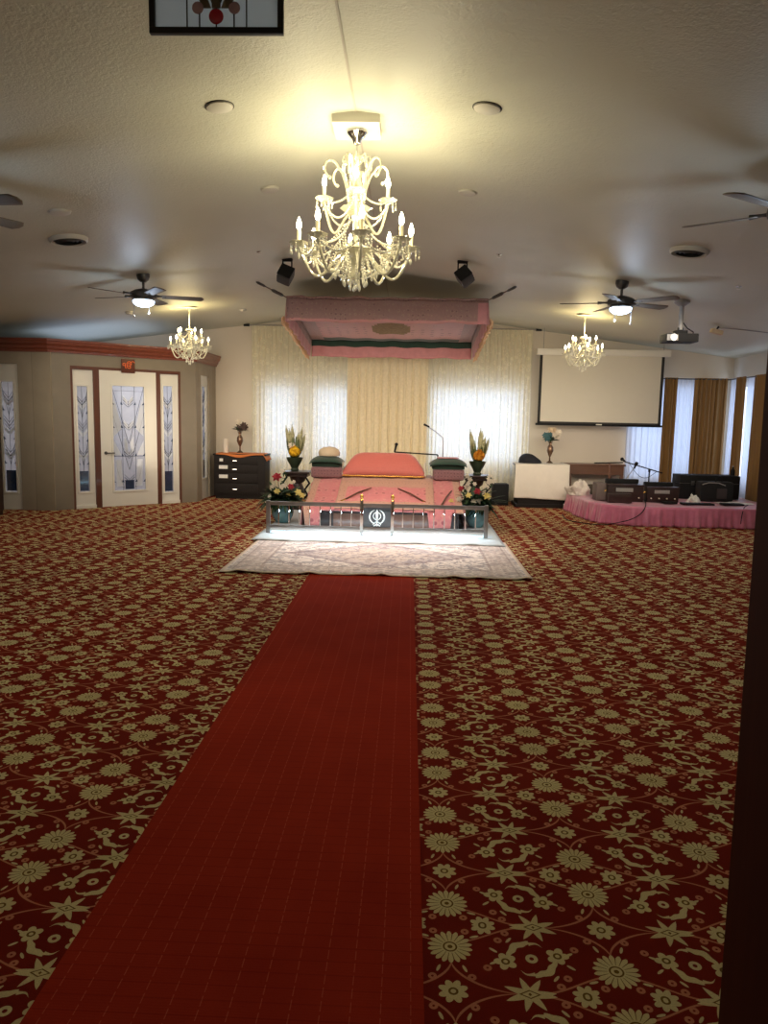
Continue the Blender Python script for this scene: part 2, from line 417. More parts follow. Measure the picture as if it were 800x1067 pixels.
# ------------------------------------------------------------------ geometry collector
class G:
    def __init__(s): s.b = bmesh.new(); s.mi = 0; s.mats = None
    def _tag(s, faces):
        for f in faces: f.material_index = s.mi
    def box(s, x0, x1, y0, y1, z0, z1, bevel=0, rot=None, piv=None, seg=2):
        r = bmesh.ops.create_cube(s.b, size=1.0)
        vs = r['verts']
        for v in vs:
            v.co = Vector(((x0+x1)/2+v.co.x*(x1-x0), (y0+y1)/2+v.co.y*(y1-y0), (z0+z1)/2+v.co.z*(z1-z0)))
        if rot is not None:
            bmesh.ops.rotate(s.b, verts=vs, cent=piv or ((x0+x1)/2, (y0+y1)/2, (z0+z1)/2), matrix=rot)
        fs = list({f for v in vs for f in v.link_faces}); s._tag(fs)
        if bevel:
            es = list({e for v in vs for e in v.link_edges})
            r = bmesh.ops.bevel(s.b, geom=es, offset=bevel, segments=seg, affect='EDGES', profile=.7)
            s._tag(r['faces'])
        return s
    def frame(s, p0, d):
        d = d.normalized(); a = Vector((0, 0, 1)) if abs(d.z) < .95 else Vector((1, 0, 0))
        u = d.cross(a).normalized(); return u, d.cross(u).normalized()
    def tube(s, pts, rad, n=8, caps=True):
        pts = [Vector(p) for p in pts]
        if not isinstance(rad, (list, tuple)): rad = [rad]*len(pts)
        rings = []; u = None
        for i, p in enumerate(pts):
            d = (pts[min(i+1, len(pts)-1)]-pts[max(i-1, 0)])
            if d.length < 1e-9: d = Vector((0, 0, 1))
            d.normalize()
            if u is None: u, w = s.frame(p, d)
            else:
                u = (u-d*u.dot(d)); u = u.normalized() if u.length > 1e-6 else s.frame(p, d)[0]; w = d.cross(u)
            rings.append([s.b.verts.new(p+(u*math.cos(2*PI*k/n)+w*math.sin(2*PI*k/n))*rad[i]) for k in range(n)])
        fs = []
        for a, c in zip(rings, rings[1:]):
            for k in range(n): fs.append(s.b.faces.new((a[k], a[(k+1) % n], c[(k+1) % n], c[k])))
        if caps:
            fs.append(s.b.faces.new(rings[0][::-1])); fs.append(s.b.faces.new(rings[-1]))
        s._tag(fs); return s
    def lathe(s, prof, c=(0, 0, 0), n=20, scal=None, wave=0, nw=8):
        """prof: (r, z) list"""
        c = Vector(c); rings = []; fs = []
        for r, z in prof:
            if r < 1e-5: rings.append([s.b.verts.new(c+Vector((0, 0, z)))])
            else: rings.append([s.b.verts.new(c+Vector((r*(1+wave*math.cos(nw*2*PI*k/n))*math.cos(2*PI*k/n), r*(1+wave*math.cos(nw*2*PI*k/n))*math.sin(2*PI*k/n), z))) for k in range(n)])
        for a, b2 in zip(rings, rings[1:]):
            if len(a) == 1 and len(b2) == 1: continue
            for k in range(n):
                k2 = (k+1) % n
                if len(a) == 1: fs.append(s.b.faces.new((a[0], b2[k2], b2[k])))
                elif len(b2) == 1: fs.append(s.b.faces.new((a[k], a[k2], b2[0])))
                else: fs.append(s.b.faces.new((a[k], a[k2], b2[k2], b2[k])))
        s._tag(fs); return s
    def ball(s, c, r, sub=1, sc=(1, 1, 1), rot=None):
        q = bmesh.ops.create_icosphere(s.b, subdivisions=sub, radius=1.0)
        mt = rot or Matrix.Identity(3)
        for v in q['verts']:
            v.co = Vector(c)+mt @ Vector((v.co.x*r*sc[0], v.co.y*r*sc[1], v.co.z*r*sc[2]))
        s._tag({f for v in q['verts'] for f in v.link_faces}); return s
    def grid(s, fn, nu, nv, mi=None):
        vs = [[s.b.verts.new(fn(i/nu, j/nv)) for j in range(nv+1)] for i in range(nu+1)]
        for i in range(nu):
            for j in range(nv):
                f = s.b.faces.new((vs[i][j], vs[i+1][j], vs[i+1][j+1], vs[i][j+1]))
                f.material_index = mi(i, j) if mi else s.mi
        return s
    def prism(s, poly, z0, z1, fn=None):
        """vertical prism over a plan polygon"""
        lo = [s.b.verts.new((x, y, z0)) for x, y in poly]; hi = [s.b.verts.new((x, y, z1)) for x, y in poly]
        fs = [s.b.faces.new(lo[::-1]), s.b.faces.new(hi)]
        for k in range(len(poly)):
            k2 = (k+1) % len(poly); fs.append(s.b.faces.new((lo[k], lo[k2], hi[k2], hi[k])))
        s._tag(fs); return s
    def petal(s, c, dirv, up, L, w, curl=.3, n=5):
        """leaf or petal: pointed strip from c along dirv"""
        c = Vector(c); d = Vector(dirv).normalized(); up = Vector(up)
        side = d.cross(up)
        if side.length < 1e-4: side = d.cross(Vector((1, 0, .1)))
        side.normalize(); nn = side.cross(d).normalized()
        rows = []
        for i in range(n+1):
            q = i/n; ww = w*math.sin(PI*(q*.86+.1))**.8*.5
            p = c+d*L*q+nn*(-curl*L*q*q)
            rows.append((s.b.verts.new(p-side*ww+nn*ww*.35), s.b.verts.new(p), s.b.verts.new(p+side*ww+nn*ww*.35)))
        fs = []
        for a, b2 in zip(rows, rows[1:]):
            fs.append(s.b.faces.new((a[0], a[1], b2[1], b2[0]))); fs.append(s.b.faces.new((a[1], a[2], b2[2], b2[1])))
        s._tag(fs); return s
    def build(s, name, mat, parent=None, loc=None, rot=None, smooth=40, solid=0, keepn=False):
        if not keepn: bmesh.ops.recalc_face_normals(s.b, faces=s.b.faces)
        me = bpy.data.meshes.new(name); s.b.to_mesh(me); s.b.free()
        for m in (mat if isinstance(mat, (list, tuple)) else [mat]): me.materials.append(m)
        if smooth:
            me.shade_smooth(); me.set_sharp_from_angle(angle=math.radians(smooth))
        o = bpy.data.objects.new(name, me); C.objects.link(o)
        if parent: o.parent = parent
        if loc is not None: o.location = loc
        if rot is not None: o.rotation_euler = rot
        if solid:
            md = o.modifiers.new('thick', 'SOLIDIFY'); md.thickness = solid; md.offset = 0
        return o
def tag(o, label, cat, group=None):
    o['label'] = label; o['category'] = cat
    if group: o['group'] = group
    return o
def thing(name, label, cat, loc=(0, 0, 0), rz=0, group=None):
    o = bpy.data.objects.new(name, None); C.objects.link(o); o.empty_display_size = .1
    o.location = loc; o.rotation_euler = (0, 0, rz)
    return tag(o, label, cat, group)
def struct(o): o['kind'] = 'structure'; return o
def copy_tree(o, parent=None):
    c = o.copy(); C.objects.link(c); c.parent = parent
    for ch in list(o.children): copy_tree(ch, c)
    return c
def dup(o, loc, label, rz=None, group=None):
    c = copy_tree(o); c.location = loc; c['label'] = label
    if rz is not None: c.rotation_euler = (0, 0, rz)
    if group: c['group'] = group
    return c
def light(kind, name, loc, energy, col, size=.1, rot=None, sy=None, parent=None):
    l = bpy.data.lights.new(name, kind); l.energy = energy; l.color = lin(col) if max(col) > 1 else col
    if kind == 'POINT': l.shadow_soft_size = size
    if kind == 'AREA':
        l.size = size
        if sy: l.shape = 'RECTANGLE'; l.size_y = sy
    o = bpy.data.objects.new(name, l); C.objects.link(o); o.location = loc
    if rot: o.rotation_euler = rot
    if parent: o.parent = parent
    return o

# ================================================================== ROOM SHELL
g = G(); g.box(LX-.3, RXW+.3, -2.2, BY+.3, -.12, 0)
struct(g.build('floor', carpet_material(), smooth=0))
# ceiling: two sloping slabs meeting on the ridge
g = G()
def cs(x0, x1):
    poly = [(x0, ceil_z(x0)), (x1, ceil_z(x1)), (x1, ceil_z(x1)+.12), (x0, ceil_z(x0)+.12)]
    a = [g.b.verts.new((x, -2.2, z)) for x, z in poly]; b2 = [g.b.verts.new((x, BY+.3, z)) for x, z in poly]
    g.b.faces.new(a[::-1]); g.b.faces.new(b2)
    for k in range(4): g.b.faces.new((a[k], a[(k+1) % 4], b2[(k+1) % 4], b2[k]))
cs(LX-.3, RX); cs(RX, RXW+.3)
struct(g.build('ceiling', m_ceil, smooth=0))
g = G(); g.box(RX-.006, RX+.006, .6, BY, RZ-.006, RZ+.002)
struct(g.build('trim_1', M('ridge_seam_paint', (186, 178, 164), .6, var=.03), smooth=0))

# windows cut in the back wall: (x0,x1,z0,z1)
WINS = [(-2.6, -1.98, .66, 1.98), (-1.72, -1.04, .66, 1.98), (.36, 1.96, .66, 1.98), (3.85, 5.35, .45, 2.12)]
def wall_xz(name, mat, x0, x1, y0, y1, ztop, wins):
    """wall in the x direction with window holes"""
    g = G(); xs = sorted({x0, x1}|{w[0] for w in wins}|{w[1] for w in wins}|({RX} if x0 < RX < x1 else set()))
    for a, b2 in zip(xs, xs[1:]):
        hole = [w for w in wins if w[0] <= a+1e-6 and w[1] >= b2-1e-6]
        segs = [(0, None)] if not hole else [(0, hole[0][2]), (hole[0][3], None)]
        for za, zb in segs:
            t0, t1 = (ztop(a)+.02, ztop(b2)+.02) if zb is None else (zb, zb)
            v = [(a, y0, za), (b2, y0, za), (b2, y0, t1), (a, y0, t0)]
            fa = [g.b.verts.new(p) for p in v]; fb = [g.b.verts.new((p[0], y1, p[2])) for p in v]
            g.b.faces.new(fa); g.b.faces.new(fb[::-1])
            for k in range(4): g.b.faces.new((fa[k], fb[k], fb[(k+1) % 4], fa[(k+1) % 4]))
    return struct(g.build(name, mat, smooth=0))
wall_xz('wall_back', m_wall, LX-.1, RXW+.1, BY, BY+.18, ceil_z, WINS)
# right wall with two windows
g = G()
SW = [(12.25, 13.2), (11.2, 12.1)]
ys = [-2.2, 11.2, 12.1, 12.25, 13.2, BY+.18]
for a, b2 in zip(ys, ys[1:]):
    hole = any(w[0] <= a+1e-6 and w[1] >= b2-1e-6 for w in SW)
    for z0, z1 in ([(0, .45), (2.12, ceil_z(RXW)+.02)] if hole else [(0, ceil_z(RXW)+.02)]):
        g.box(RXW, RXW+.18, a, b2, z0, z1)
struct(g.build('wall_right', m_wall2, smooth=0))
g = G(); g.box(LX-.18, LX, -2.2, BY+.18, 0, ceil_z(LX)+.02); struct(g.build('wall_left', m_wall, smooth=0))
# doorway wall the photographer stands in
g = G(); g.box(LX, -.85, FY-.14, FY, 0, 3.3); g.box(.3, RXW, FY-.14, FY, 0, 3.3); g.box(-.85, .3, FY-.14, FY, 2.1, 3.3)
struct(g.build('wall_front', m_wall, smooth=0))
g = G(); g.box(LX, RXW, -2.2, -2.08, 0, 3.3); struct(g.build('wall_rear', m_wall, smooth=0))
# right door jamb, very slightly out of plumb
g = G()
def jamb(xi0, xi1, w, y0, y1):
    lo = [(xi0, y0), (xi0+w, y0), (xi0+w, y1), (xi0, y1)]; hi = [(xi1, y0), (xi1+w, y0), (xi1+w, y1), (xi1, y1)]
    a = [g.b.verts.new((x, y, 0)) for x, y in lo]; b2 = [g.b.verts.new((x, y, 2.1)) for x, y in hi]
    g.b.faces.new(a[::-1]); g.b.faces.new(b2)
    for k in range(4): g.b.faces.new((a[k], a[(k+1) % 4], b2[(k+1) % 4], b2[k]))
jamb(.2387, .2192, .14, FY-.15, FY+.04)
jamb(.2502, .2307, .013, FY-.2, FY-.15)
struct(g.build('door_frame', m_jamb, smooth=0))['label'] = 'dark wooden door jamb at the right edge of the photo'
bpy.data.objects['door_frame'].name = 'trim_2'
g = G(); g.box(-.98, -.85, FY-.15, FY+.03, 0, 2.1); g.box(-.98, .37, FY-.15, FY+.03, 2.1, 2.2)
struct(g.build('trim_3', m_jamb, smooth=0))
# baseboards
for nm, a in (('baseboard_back', (-3.3, RXW, BY-.018, BY, 0, .1)), ('baseboard_right', (RXW-.018, RXW, FY, BY, 0, .1))):
    g = G(); g.box(*a, bevel=.004); struct(g.build(nm, m_white, smooth=0))

# window frames and panes
def window(n, x0, x1, z0, z1, side=False, mull=True):
    g = G(); t = .05
    def bx(a0, a1, c0, c1, d0=.05, d1=.12):
        if side: g.box(RXW+d0, RXW+d1, a0, a1, c0, c1)
        else: g.box(a0, a1, BY+d0, BY+d1, c0, c1)
    bx(x0, x1, z0, z0+t); bx(x0, x1, z1-t, z1); bx(x0, x0+t, z0+t, z1-t); bx(x1-t, x1, z0+t, z1-t)
    if mull: bx((x0+x1)/2-.02, (x0+x1)/2+.02, z0+t, z1-t, .06, .11)
    o = struct(g.build('window_%d' % n, m_white, smooth=0))
    g = G(); bx(x0+t, x1-t, z0+t, z1-t, .084, .088); g.build('window_pane', m_pane, o, smooth=0)
for i, w in enumerate(WINS): window(i+1, *w, mull=(w[1]-w[0] > 1))
for i, w in enumerate(SW): window(5+i, w[0], w[1], .45, 2.12, True, False)

# ------------------------------------------------------------------ corner vestibule (left) with its doors
P0, P1 = Vector((-5.16, 10.66)), Vector((-3.47, 12.16))
BH = 2.40
ang = math.atan2(P1.y-P0.y, P1.x-P0.x); LEN = (P1-P0).length
def on_face(px, py):
    """distance along the slanted face and height of a photo point on it"""
    r = ray(px, py); d = P1-P0
    # (P0+d*s) parallel to r.xy
    s = (P0.y*r.x-P0.x*r.y)/(d.x*r.y-d.y*r.x)
    q = P0+d*s
    return s*LEN, EYE+r.z*(q.y/r.y)
fr = thing('vestibule_frame', 'x', 'x')   # local axes of the slanted face
bpy.data.objects.remove(fr)
FM = Matrix.Translation((P0.x, P0.y, 0)) @ Matrix.Rotation(ang, 4, 'Z')
def put_face(o): o.matrix_world = FM; return o
sL0, sL1 = on_face(77.5, 460)[0], on_face(99, 460)[0]
sD0, sD1 = on_face(105, 460)[0], on_face(163.5, 460)[0]
sR0, sR1 = on_face(168, 460)[0], on_face(187, 460)[0]
zD = 2.06; zS = 2.05
TH = .14
def holes_wall(name, L, holes, hgt, lead=0, tail=0):
    g = G(); xs = sorted({-lead, L+tail}|{h[0] for h in holes}|{h[1] for h in holes})
    for a, b2 in zip(xs, xs[1:]):
        hh = [h for h in holes if h[0] <= a+1e-6 and h[1] >= b2-1e-6]
        g.box(a, b2, 0, TH, hh[0][2] if hh else 0, hgt)
    return struct(g.build(name, m_block, smooth=0))
hB = [(sL0-.03, sR1+.03, 2.1)]
o = put_face(holes_wall('wall_vestibule_diagonal', LEN, hB, BH))
# frontal face A
AX0 = LX; yA = P0.y
a0, a1 = aty(-14, 460, yA).x, aty(21, 460, yA).x
g = G(); g.box(AX0, a0, yA, yA+TH, 0, BH); g.box(a1, P0.x+.03, yA, yA+TH, 0, BH); g.box(a0, a1, yA, yA+TH, 2.1, BH)
struct(g.build('wall_vestibule_front', m_block, smooth=0))
# side face C
c0, c1 = 12.45, 12.95
g = G(); g.box(P1.x-TH, P1.x, P1.y, c0, 0, BH); g.box(P1.x-TH, P1.x, c1, BY, 0, BH); g.box(P1.x-TH, P1.x, c0, c1, 2.08, BH)
struct(g.build('wall_vestibule_side', m_block, smooth=0))
g = G()
g.prism([(AX0, yA+TH), (P0.x, yA+TH), (P1.x-TH, P1.y), (P1.x-TH, BY), (AX0, BY)], BH-.06, BH-.02)
struct(g.build('ceiling_vestibule', m_wall2, smooth=0))
# crown moulding swept along the three faces
g = G()
prof = [(0, 0), (.02, 0), (.028, .03), (.05, .055), (.055, .085), (.085, .115), (.09, .15), (.1, .155), (.1, .185), (0, .185)]
pathc = [Vector((AX0, yA)), P0.copy(), P1.copy(), Vector((P1.x, BY))]
rings = []
for i, p in enumerate(pathc):
    dn = []
    for a, b2 in ((i-1, i), (i, i+1)):
        if 0 <= a and b2 < len(pathc):
            d = (pathc[b2]-pathc[a]).normalized(); dn.append(Vector((d.y, -d.x)))
    n = sum(dn, Vector((0, 0))); n = n/len(dn); n = n/n.length_squared
    rings.append([g.b.verts.new((p.x+n.x*q[0], p.y+n.y*q[0], BH-.13+q[1])) for q in prof])
for a, b2 in zip(rings, rings[1:]):
    for k in range(len(prof)):
        k2 = (k+1) % len(prof); g.b.faces.new((a[k], a[k2], b2[k2], b2[k]))
struct(g.build('trim_4', m_cherry, smooth=0))

def leaded(g1, g2, g3, x0, x1, z0, z1, y, full):
    """etched deco motif: g1 = cames, g2 = dark smoky bevel pieces"""
    xc = (x0+x1)/2; w = x1-x0; h = z1-z0
    def bar(a, b2, r=.0045): g1.tube([(a[0], y, a[1]), (b2[0], y, b2[1])], r, 4)
    for fx in ((.3, .7) if full else (.5,)): bar((x0+w*fx, z0), (x0+w*fx, z1), .003)
    for zz in (.08, .33, .6, .82):
        z = z0+h*zz; q = w*(.16 if full else .42); hh = w*(.22 if full else .8)
        for sg in (-1, 1):
            bar((xc, z), (xc+sg*q, z+hh*.7)); bar((xc, z+hh*.35), (xc+sg*q, z+hh*1.05), .003); bar((xc, z-hh*.3), (xc+sg*q, z+hh*.3), .003)
            if full:
                g2.b.faces.new([g2.b.verts.new(p) for p in ((xc+sg*q, y-.004, z), (xc+sg*(q+w*.08), y-.004, z), (xc+sg*(q+w*.07), y-.004, z+hh*.4))])
                g2.b.faces.new([g2.b.verts.new(p) for p in ((xc+sg*w*.5, y-.004, z), (xc+sg*w*.42, y-.004, z), (xc+sg*w*.5, y-.004, z+hh*.4))])
    g2.box(xc-w*(.14 if full else .4), xc+w*(.14 if full else .4), y-.003, y+.003, z0+.02, z0+h*(.1 if full else .2))
    def poly(g_, pts, yo=-.002):
        g_.b.faces.new([g_.b.verts.new((xc+a*w, y+yo, z0+b2*h)) for a, b2 in pts])
    for sg in (-1, 1):
        if full:
            for zb_ in (.33, .58, .81): poly(g3, [(sg*.02, zb_), (sg*.15, zb_+.06), (sg*.15, zb_+.1), (sg*.02, zb_+.05)])
            poly(g3, [(sg*.46, .52), (sg*.46, .9), (sg*.2, .6)]); poly(g3, [(sg*.2, .04), (sg*.4, .04), (sg*.42, .3), (sg*.26, .3)])
            poly(g3, [(sg*.04, .36), (sg*.14, .42), (sg*.14, .52), (sg*.04, .46)]); poly(g3, [(sg*.46, .34), (sg*.46, .48), (sg*.24, .34)])
        else:
            for zb_ in (.3, .52, .78): poly(g3, [(sg*.03, zb_), (sg*.42, zb_+.05), (sg*.42, zb_+.08), (sg*.03, zb_+.035)])
            for zb_ in (.26, .48, .74): poly(g2, [(sg*.48, zb_), (sg*.28, zb_), (sg*.48, zb_+.03)], -.006)
    if full:
        for sg in (-1, 1):
            bar((x0 if sg < 0 else x1, z1), (xc, z0+h*.45), .003); bar((x0 if sg < 0 else x1, z0+h*.75), (xc, z0+h*.2), .003)
            pts = [(xc+sg*w*(.16+.24*math.sin(q*PI/2)), y, z0+h*(.02+.26*q)) for q in [k/6 for k in range(7)]]
            g1.tube(pts, .003, 4)
        bar((x0, z0+h*.33), (x1, z0+h*.33), .003); bar((x0, z0+h*.95), (x1, z0+h*.95), .002)
    else:
        for sg in (-1, 1): bar((xc+sg*w*.5, z0+h*.95), (xc, z0+h*.7), .003); bar((xc+sg*w*.5, z0+h*.5), (xc, z0+h*.25), .003)
def panel_door(name, x0, x1, z0, z1, gx0, gx1, gz0, gz1, y0, th, full, parent=None):
    """white slab with a glazed opening, bead frame, glass and cames"""
    g = G()
    g.box(x0, gx0, y0, y0+th, z0, z1); g.box(gx1, x1, y0, y0+th, z0, z1); g.box(gx0, gx1, y0, y0+th, z0, gz0); g.box(gx0, gx1, y0, y0+th, gz1, z1)
    o = g.build(name, m_white, parent, smooth=0)
    g = G(); t = .022
    g.box(gx0-t, gx1+t, y0-.014, y0+.004, gz0-t, gz0+.006, bevel=.004); g.box(gx0-t, gx1+t, y0-.014, y0+.004, gz1-.006, gz1+t, bevel=.004)
    g.box(gx0-t, gx0+.006, y0-.014, y0+.004, gz0, gz1, bevel=.004); g.box(gx1-.006, gx1+t, y0-.014, y0+.004, gz0, gz1, bevel=.004)
    g.build('glass_bead', m_white, o)
    g = G(); g.box(gx0, gx1, y0+th*.5, y0+th*.5+.006, gz0, gz1); g.build('glass_pane', m_frost, o, smooth=0)
    g1, g2, g3 = G(), G(), G(); leaded(g1, g2, g3, gx0, gx1, gz0, gz1, y0+th*.5-.006, full)
    g1.build('leading', m_lead, o); g2.build('bevel_piece', m_navyglass, o, smooth=0); g3.build('etched_motif', m_etch, o, smooth=0)
    return o
# brown frame around the whole opening of the diagonal face
g = G()
for a, b2 in ((sL0-.03, sL0), (sL1, sD0), (sD1, sR0), (sR1, sR1+.03)): g.box(a, b2, .0, .12, 0, 2.1)
g.box(sL0, sL1, .0, .12, zS, 2.1); g.box(sD0, sD1, .0, .12, zD, 2.1); g.box(sR0, sR1, .0, .12, zS, 2.1)
put_face(struct(g.build('trim_5', m_door_brown, smooth=0)))
zt = lambda px, py: on_face(px, py)[1]
d = put_face(panel_door('door_1', sD0, sD1, .01, zD, on_face(117.5, 450)[0], on_face(151, 450)[0], zt(133, 511), zt(133, 402), .0, .045, True)); struct(d)
# door lever
g = G(); s0 = sD0+.07; zz = zt(111, 472)
g.lathe([(0, -.012), (.024, -.012), (.024, 0), (0, 0)], n=14)
for v in g.b.verts: v.co = Vector((v.co.x+s0, v.co.z, v.co.y+zz))
g.tube([(s0, -.01, zz), (s0, -.045, zz), (s0+.03, -.05, zz), (s0+.12, -.05, zz)], [.01, .01, .009, .008], 8)
g.build('door_handle', m_darkmetal, d)
for n, (a, b2, gl0, gl1) in enumerate(((sL0, sL1, 81.5, 93), (sR0, sR1, 171, 181))):
    o = put_face(panel_door('window_%d' % (7+n), a, b2, .0, zS, on_face(gl0, 450)[0], on_face(gl1, 450)[0], zt((gl0+gl1)/2, 513), zt((gl0+gl1)/2, 402), .03, .04, False)); struct(o)
    g = G(); g.box(a-.004, b2+.004, .0, .06, .0, .05, bevel=.005); g.build('sill', m_white, o)
# frontal sidelight, left edge of the photo
o = panel_door('window_9', a0, a1, 0, 2.1, aty(2, 460, yA).x, aty(15, 460, yA).x, aty(8, 513, yA).z, aty(8, 397, yA).z, .04, .04, False); o.location = (0, yA, 0); struct(o)
# sidelight in the side face
g = G(); hM = Matrix.Translation((P1.x, 12.45, 0)) @ Matrix.Rotation(PI/2, 4, 'Z')
o = panel_door('window_10', 0, c1-c0, 0, 2.08, .12, c1-c0-.12, .35, 1.9, .03, .04, False); o.matrix_world = hM; struct(o)
# plaque above the door
sp, zp = on_face(133, 381.5); ph = zt(133, 375)-zt(133, 389.5)
pl = thing('wall_plaque', 'small brown square plaque with orange Gurmukhi symbol above the glazed door', 'sign'); pl.matrix_world = FM
pw = on_face(140, 381)[0]-on_face(126, 381)[0]
g = G(); g.box(sp-pw/2, sp+pw/2, -.022, -.002, zp-ph/2, zp+ph/2, bevel=.004); g.build('board', m_plaque, pl)
cu = bpy.data.curves.new('symbol', 'FONT'); cu.body = '\u0a74'; cu.size = ph*.62; cu.extrude = .002; cu.align_x = 'CENTER'; cu.align_y = 'CENTER'
cu.materials.append(m_oran)
ot = bpy.data.objects.new('symbol', cu); C.objects.link(ot); bpy.context.view_layer.update()
me_ = bpy.data.meshes.new_from_object(ot.evaluated_get(bpy.context.evaluated_depsgraph_get())); bpy.data.objects.remove(ot); ot = bpy.data.objects.new('symbol', me_); C.objects.link(ot); ot.parent = pl; ot.location = (sp, -.025, zp); ot.rotation_euler = (PI/2, 0, 0)
# added area light inside the vestibule to brighten its glass
light('AREA', 'vestibule_fill', (-5.0, 12.6, 2.2), 75, (226, 230, 244), 1.6)

# tall dark cabinet cut by the left frame edge
p = atz(4.5, 541); ztop = 1.34
t0 = thing('wooden_cabinet', 'tall dark red wooden cabinet cut off by the left edge of the photo', 'cabinet', (aty(4.5, 500, p.y+.47).x-.51, p.y, 0))
g = G(); g.box(0, .5, 0, .45, .06, ztop-.03, bevel=.006); g.build('body', m_dkred, t0)
g = G(); g.box(-.02, .51, -.02, .47, ztop-.03, ztop, bevel=.008); g.build('top', m_dkred, t0)
g = G(); g.box(.01, .49, .02, .44, 0, .06); g.build('plinth', m_dkred, t0)
g = G(); g.box(.03, .46, -.016, 0, .1, ztop-.08, bevel=.005); dd = g.build('door', m_dkred, t0)
g = G(); g.ball((.41, -.03, .75), .014, 2); g.build('knob', m_gold, dd)

# ================================================================== CARPETS
rx0, rx1 = -.89, .07
g = G(); g.box(rx0, rx1, .6, 6.74, 0.0, .006); tag(g.build('carpet_runner', runner_material(), smooth=0), 'long plain red carpet runner leading to the patterned rug', 'runner')
RW, RD = 2.87, 2.02
def rugf(u, v):
    x = -RW/2+RW*u; y = -RD/2+RD*v
    e = max(0, 1-v*9)
    z = .012+e*e*(.018*max(0, math.sin(x*9.5+1.0))**6+.01*max(0, math.sin(x*6+2.2))**8)
    return Vector((x, y, z))
g = G(); g.grid(rugf, 90, 20)
o = g.build('area_rug', rug_material(RW, RD), loc=(-.285, 6.70+RD/2, 0.001), solid=.008); tag(o, 'pale beige vintage rug with faded medallion before the altar railing', 'rug')
# white sheet under the railing
def matf(u, v):
    x = -1.78+2.9*u; y = 8.42+3.2*v+.015*math.sin(u*31)
    return Vector((x, y, .024+.004*math.sin(u*23+v*9)+(.004*math.sin(u*60))))
g = G(); g.grid(matf, 70, 30); tag(g.build('floor_sheet', m_whitemat, solid=.006), 'white sheet spread on the floor under the altar railing', 'sheet')

# ================================================================== RAILING
ryy = 8.92; xl, xr = aty(279.5, 550, ryy).x, aty(506, 550, ryy).x; xm0, xm1 = aty(376.5, 550, ryy).x, aty(408.5, 550, ryy).x
zt_, zb_ = .385, .10
rail = thing('altar_railing', 'low silver railing with posts and white emblem panel before the altar', 'railing', (0, ryy, .03))
for x in (xl, xr):
    g = G(); g.box(x-.024, x+.024, -.024, .024, 0, zt_+.01, bevel=.004); g.build('post', m_pewter, rail)
for x in (xm0, xm1):
    g = G(); g.box(x-.018, x+.018, -.018, .018, 0, zt_+.04, bevel=.004); po = g.build('post', m_chrome, rail)
    g = G(); g.lathe([(0, zt_+.04), (.022, zt_+.04), (.01, zt_+.055), (.024, zt_+.075), (.022, zt_+.095), (.006, zt_+.11), (0, zt_+.125)], (x, 0, 0), 12); g.build('finial', m_gold, po)
for a, b2 in ((xl, xm0), (xm0, xm1), (xm1, xr)):
    w = .018
    g = G(); g.box(a+w, b2-w, -.022, .022, zt_-.045, zt_, bevel=.006); g.build('top_rail', m_pewter, rail)
    g = G(); g.box(a+w, b2-w, -.018, .018, zb_-.035, zb_, bevel=.005); g.build('bottom_rail', m_pewter, rail)
for a, b2 in ((xl, xm0), (xm1, xr)):
    n = 9
    for k in range(1, n):
        x = a+(b2-a)*k/n
        g = G(); g.box(x-.006, x+.006, -.006, .006, zb_, zt_-.045); g.build('baluster', m_chrome, rail)
xc, zc = (xm0+xm1)/2, (zb_+zt_-.045)/2
g = G(); g.box(xm0+.02, xm1-.02, .004, .01, zb_, zt_-.045); g.build('emblem_panel', m_panel, rail)
g = G()
def arc(cx, cz, r, a0, a1, w0, w1, n=22, y=-.004):
    vs = []
    for k in range(n+1):
        q = k/n; a = math.radians(a0+(a1-a0)*q); w = w0+(w1-w0)*math.sin(q*PI) if w1 >= 0 else w0
        vs.append([g.b.verts.new((cx+(r+s*w/2)*math.cos(a), y, cz+(r+s*w/2)*math.sin(a))) for s in (-1, 1)])
    for p, q in zip(vs, vs[1:]): g.b.faces.new((p[0], p[1], q[1], q[0]))
arc(xc, zc+.015, .045, 0, 360, .011, -1)
for sg in (-1, 1):
    if sg > 0: arc(xc-.0, zc+.005, .088, -78, 72, .006, .02)
    else: arc(xc+.0, zc+.005, .088, 108, 258, .006, .02)
    g.tube([(xc+sg*.018, -.004, zc-.082), (xc-sg*.03, -.004, zc-.1)], .005, 6); g.ball((xc-sg*.033, -.004, zc-.102), .008)
    g.tube([(xc+sg*.03, -.004, zc-.062), (xc+sg*.048, -.004, zc-.088)], .004, 6)
# central double-edged sword
pts = [(-.010, -.055), (-.013, 0), (-.017, .06), (0, .1), (.017, .06), (.013, 0), (.010, -.055)]
g.b.faces.new([g.b.verts.new((xc+a, -.006, zc+b2)) for a, b2 in pts])
g.box(xc-.024, xc+.024, -.008, -.002, zc-.063, zc-.055); g.tube([(xc, -.004, zc-.06), (xc, -.004, zc-.095)], .005, 6); g.ball((xc, -.004, zc-.1), .008)
e = g.build('emblem', m_emblem, rail, solid=.004)
g = G(); g.box(xl+.03, xr-.03, .05, .062, .004, .016); g.build('light_strip', m_led, rail)
light('AREA', 'strip_glow', ((xl+xr)/2, 8.95, .3), 26, (205, 232, 248), 2.4, rot=(math.radians(-34), 0, 0), sy=.05)

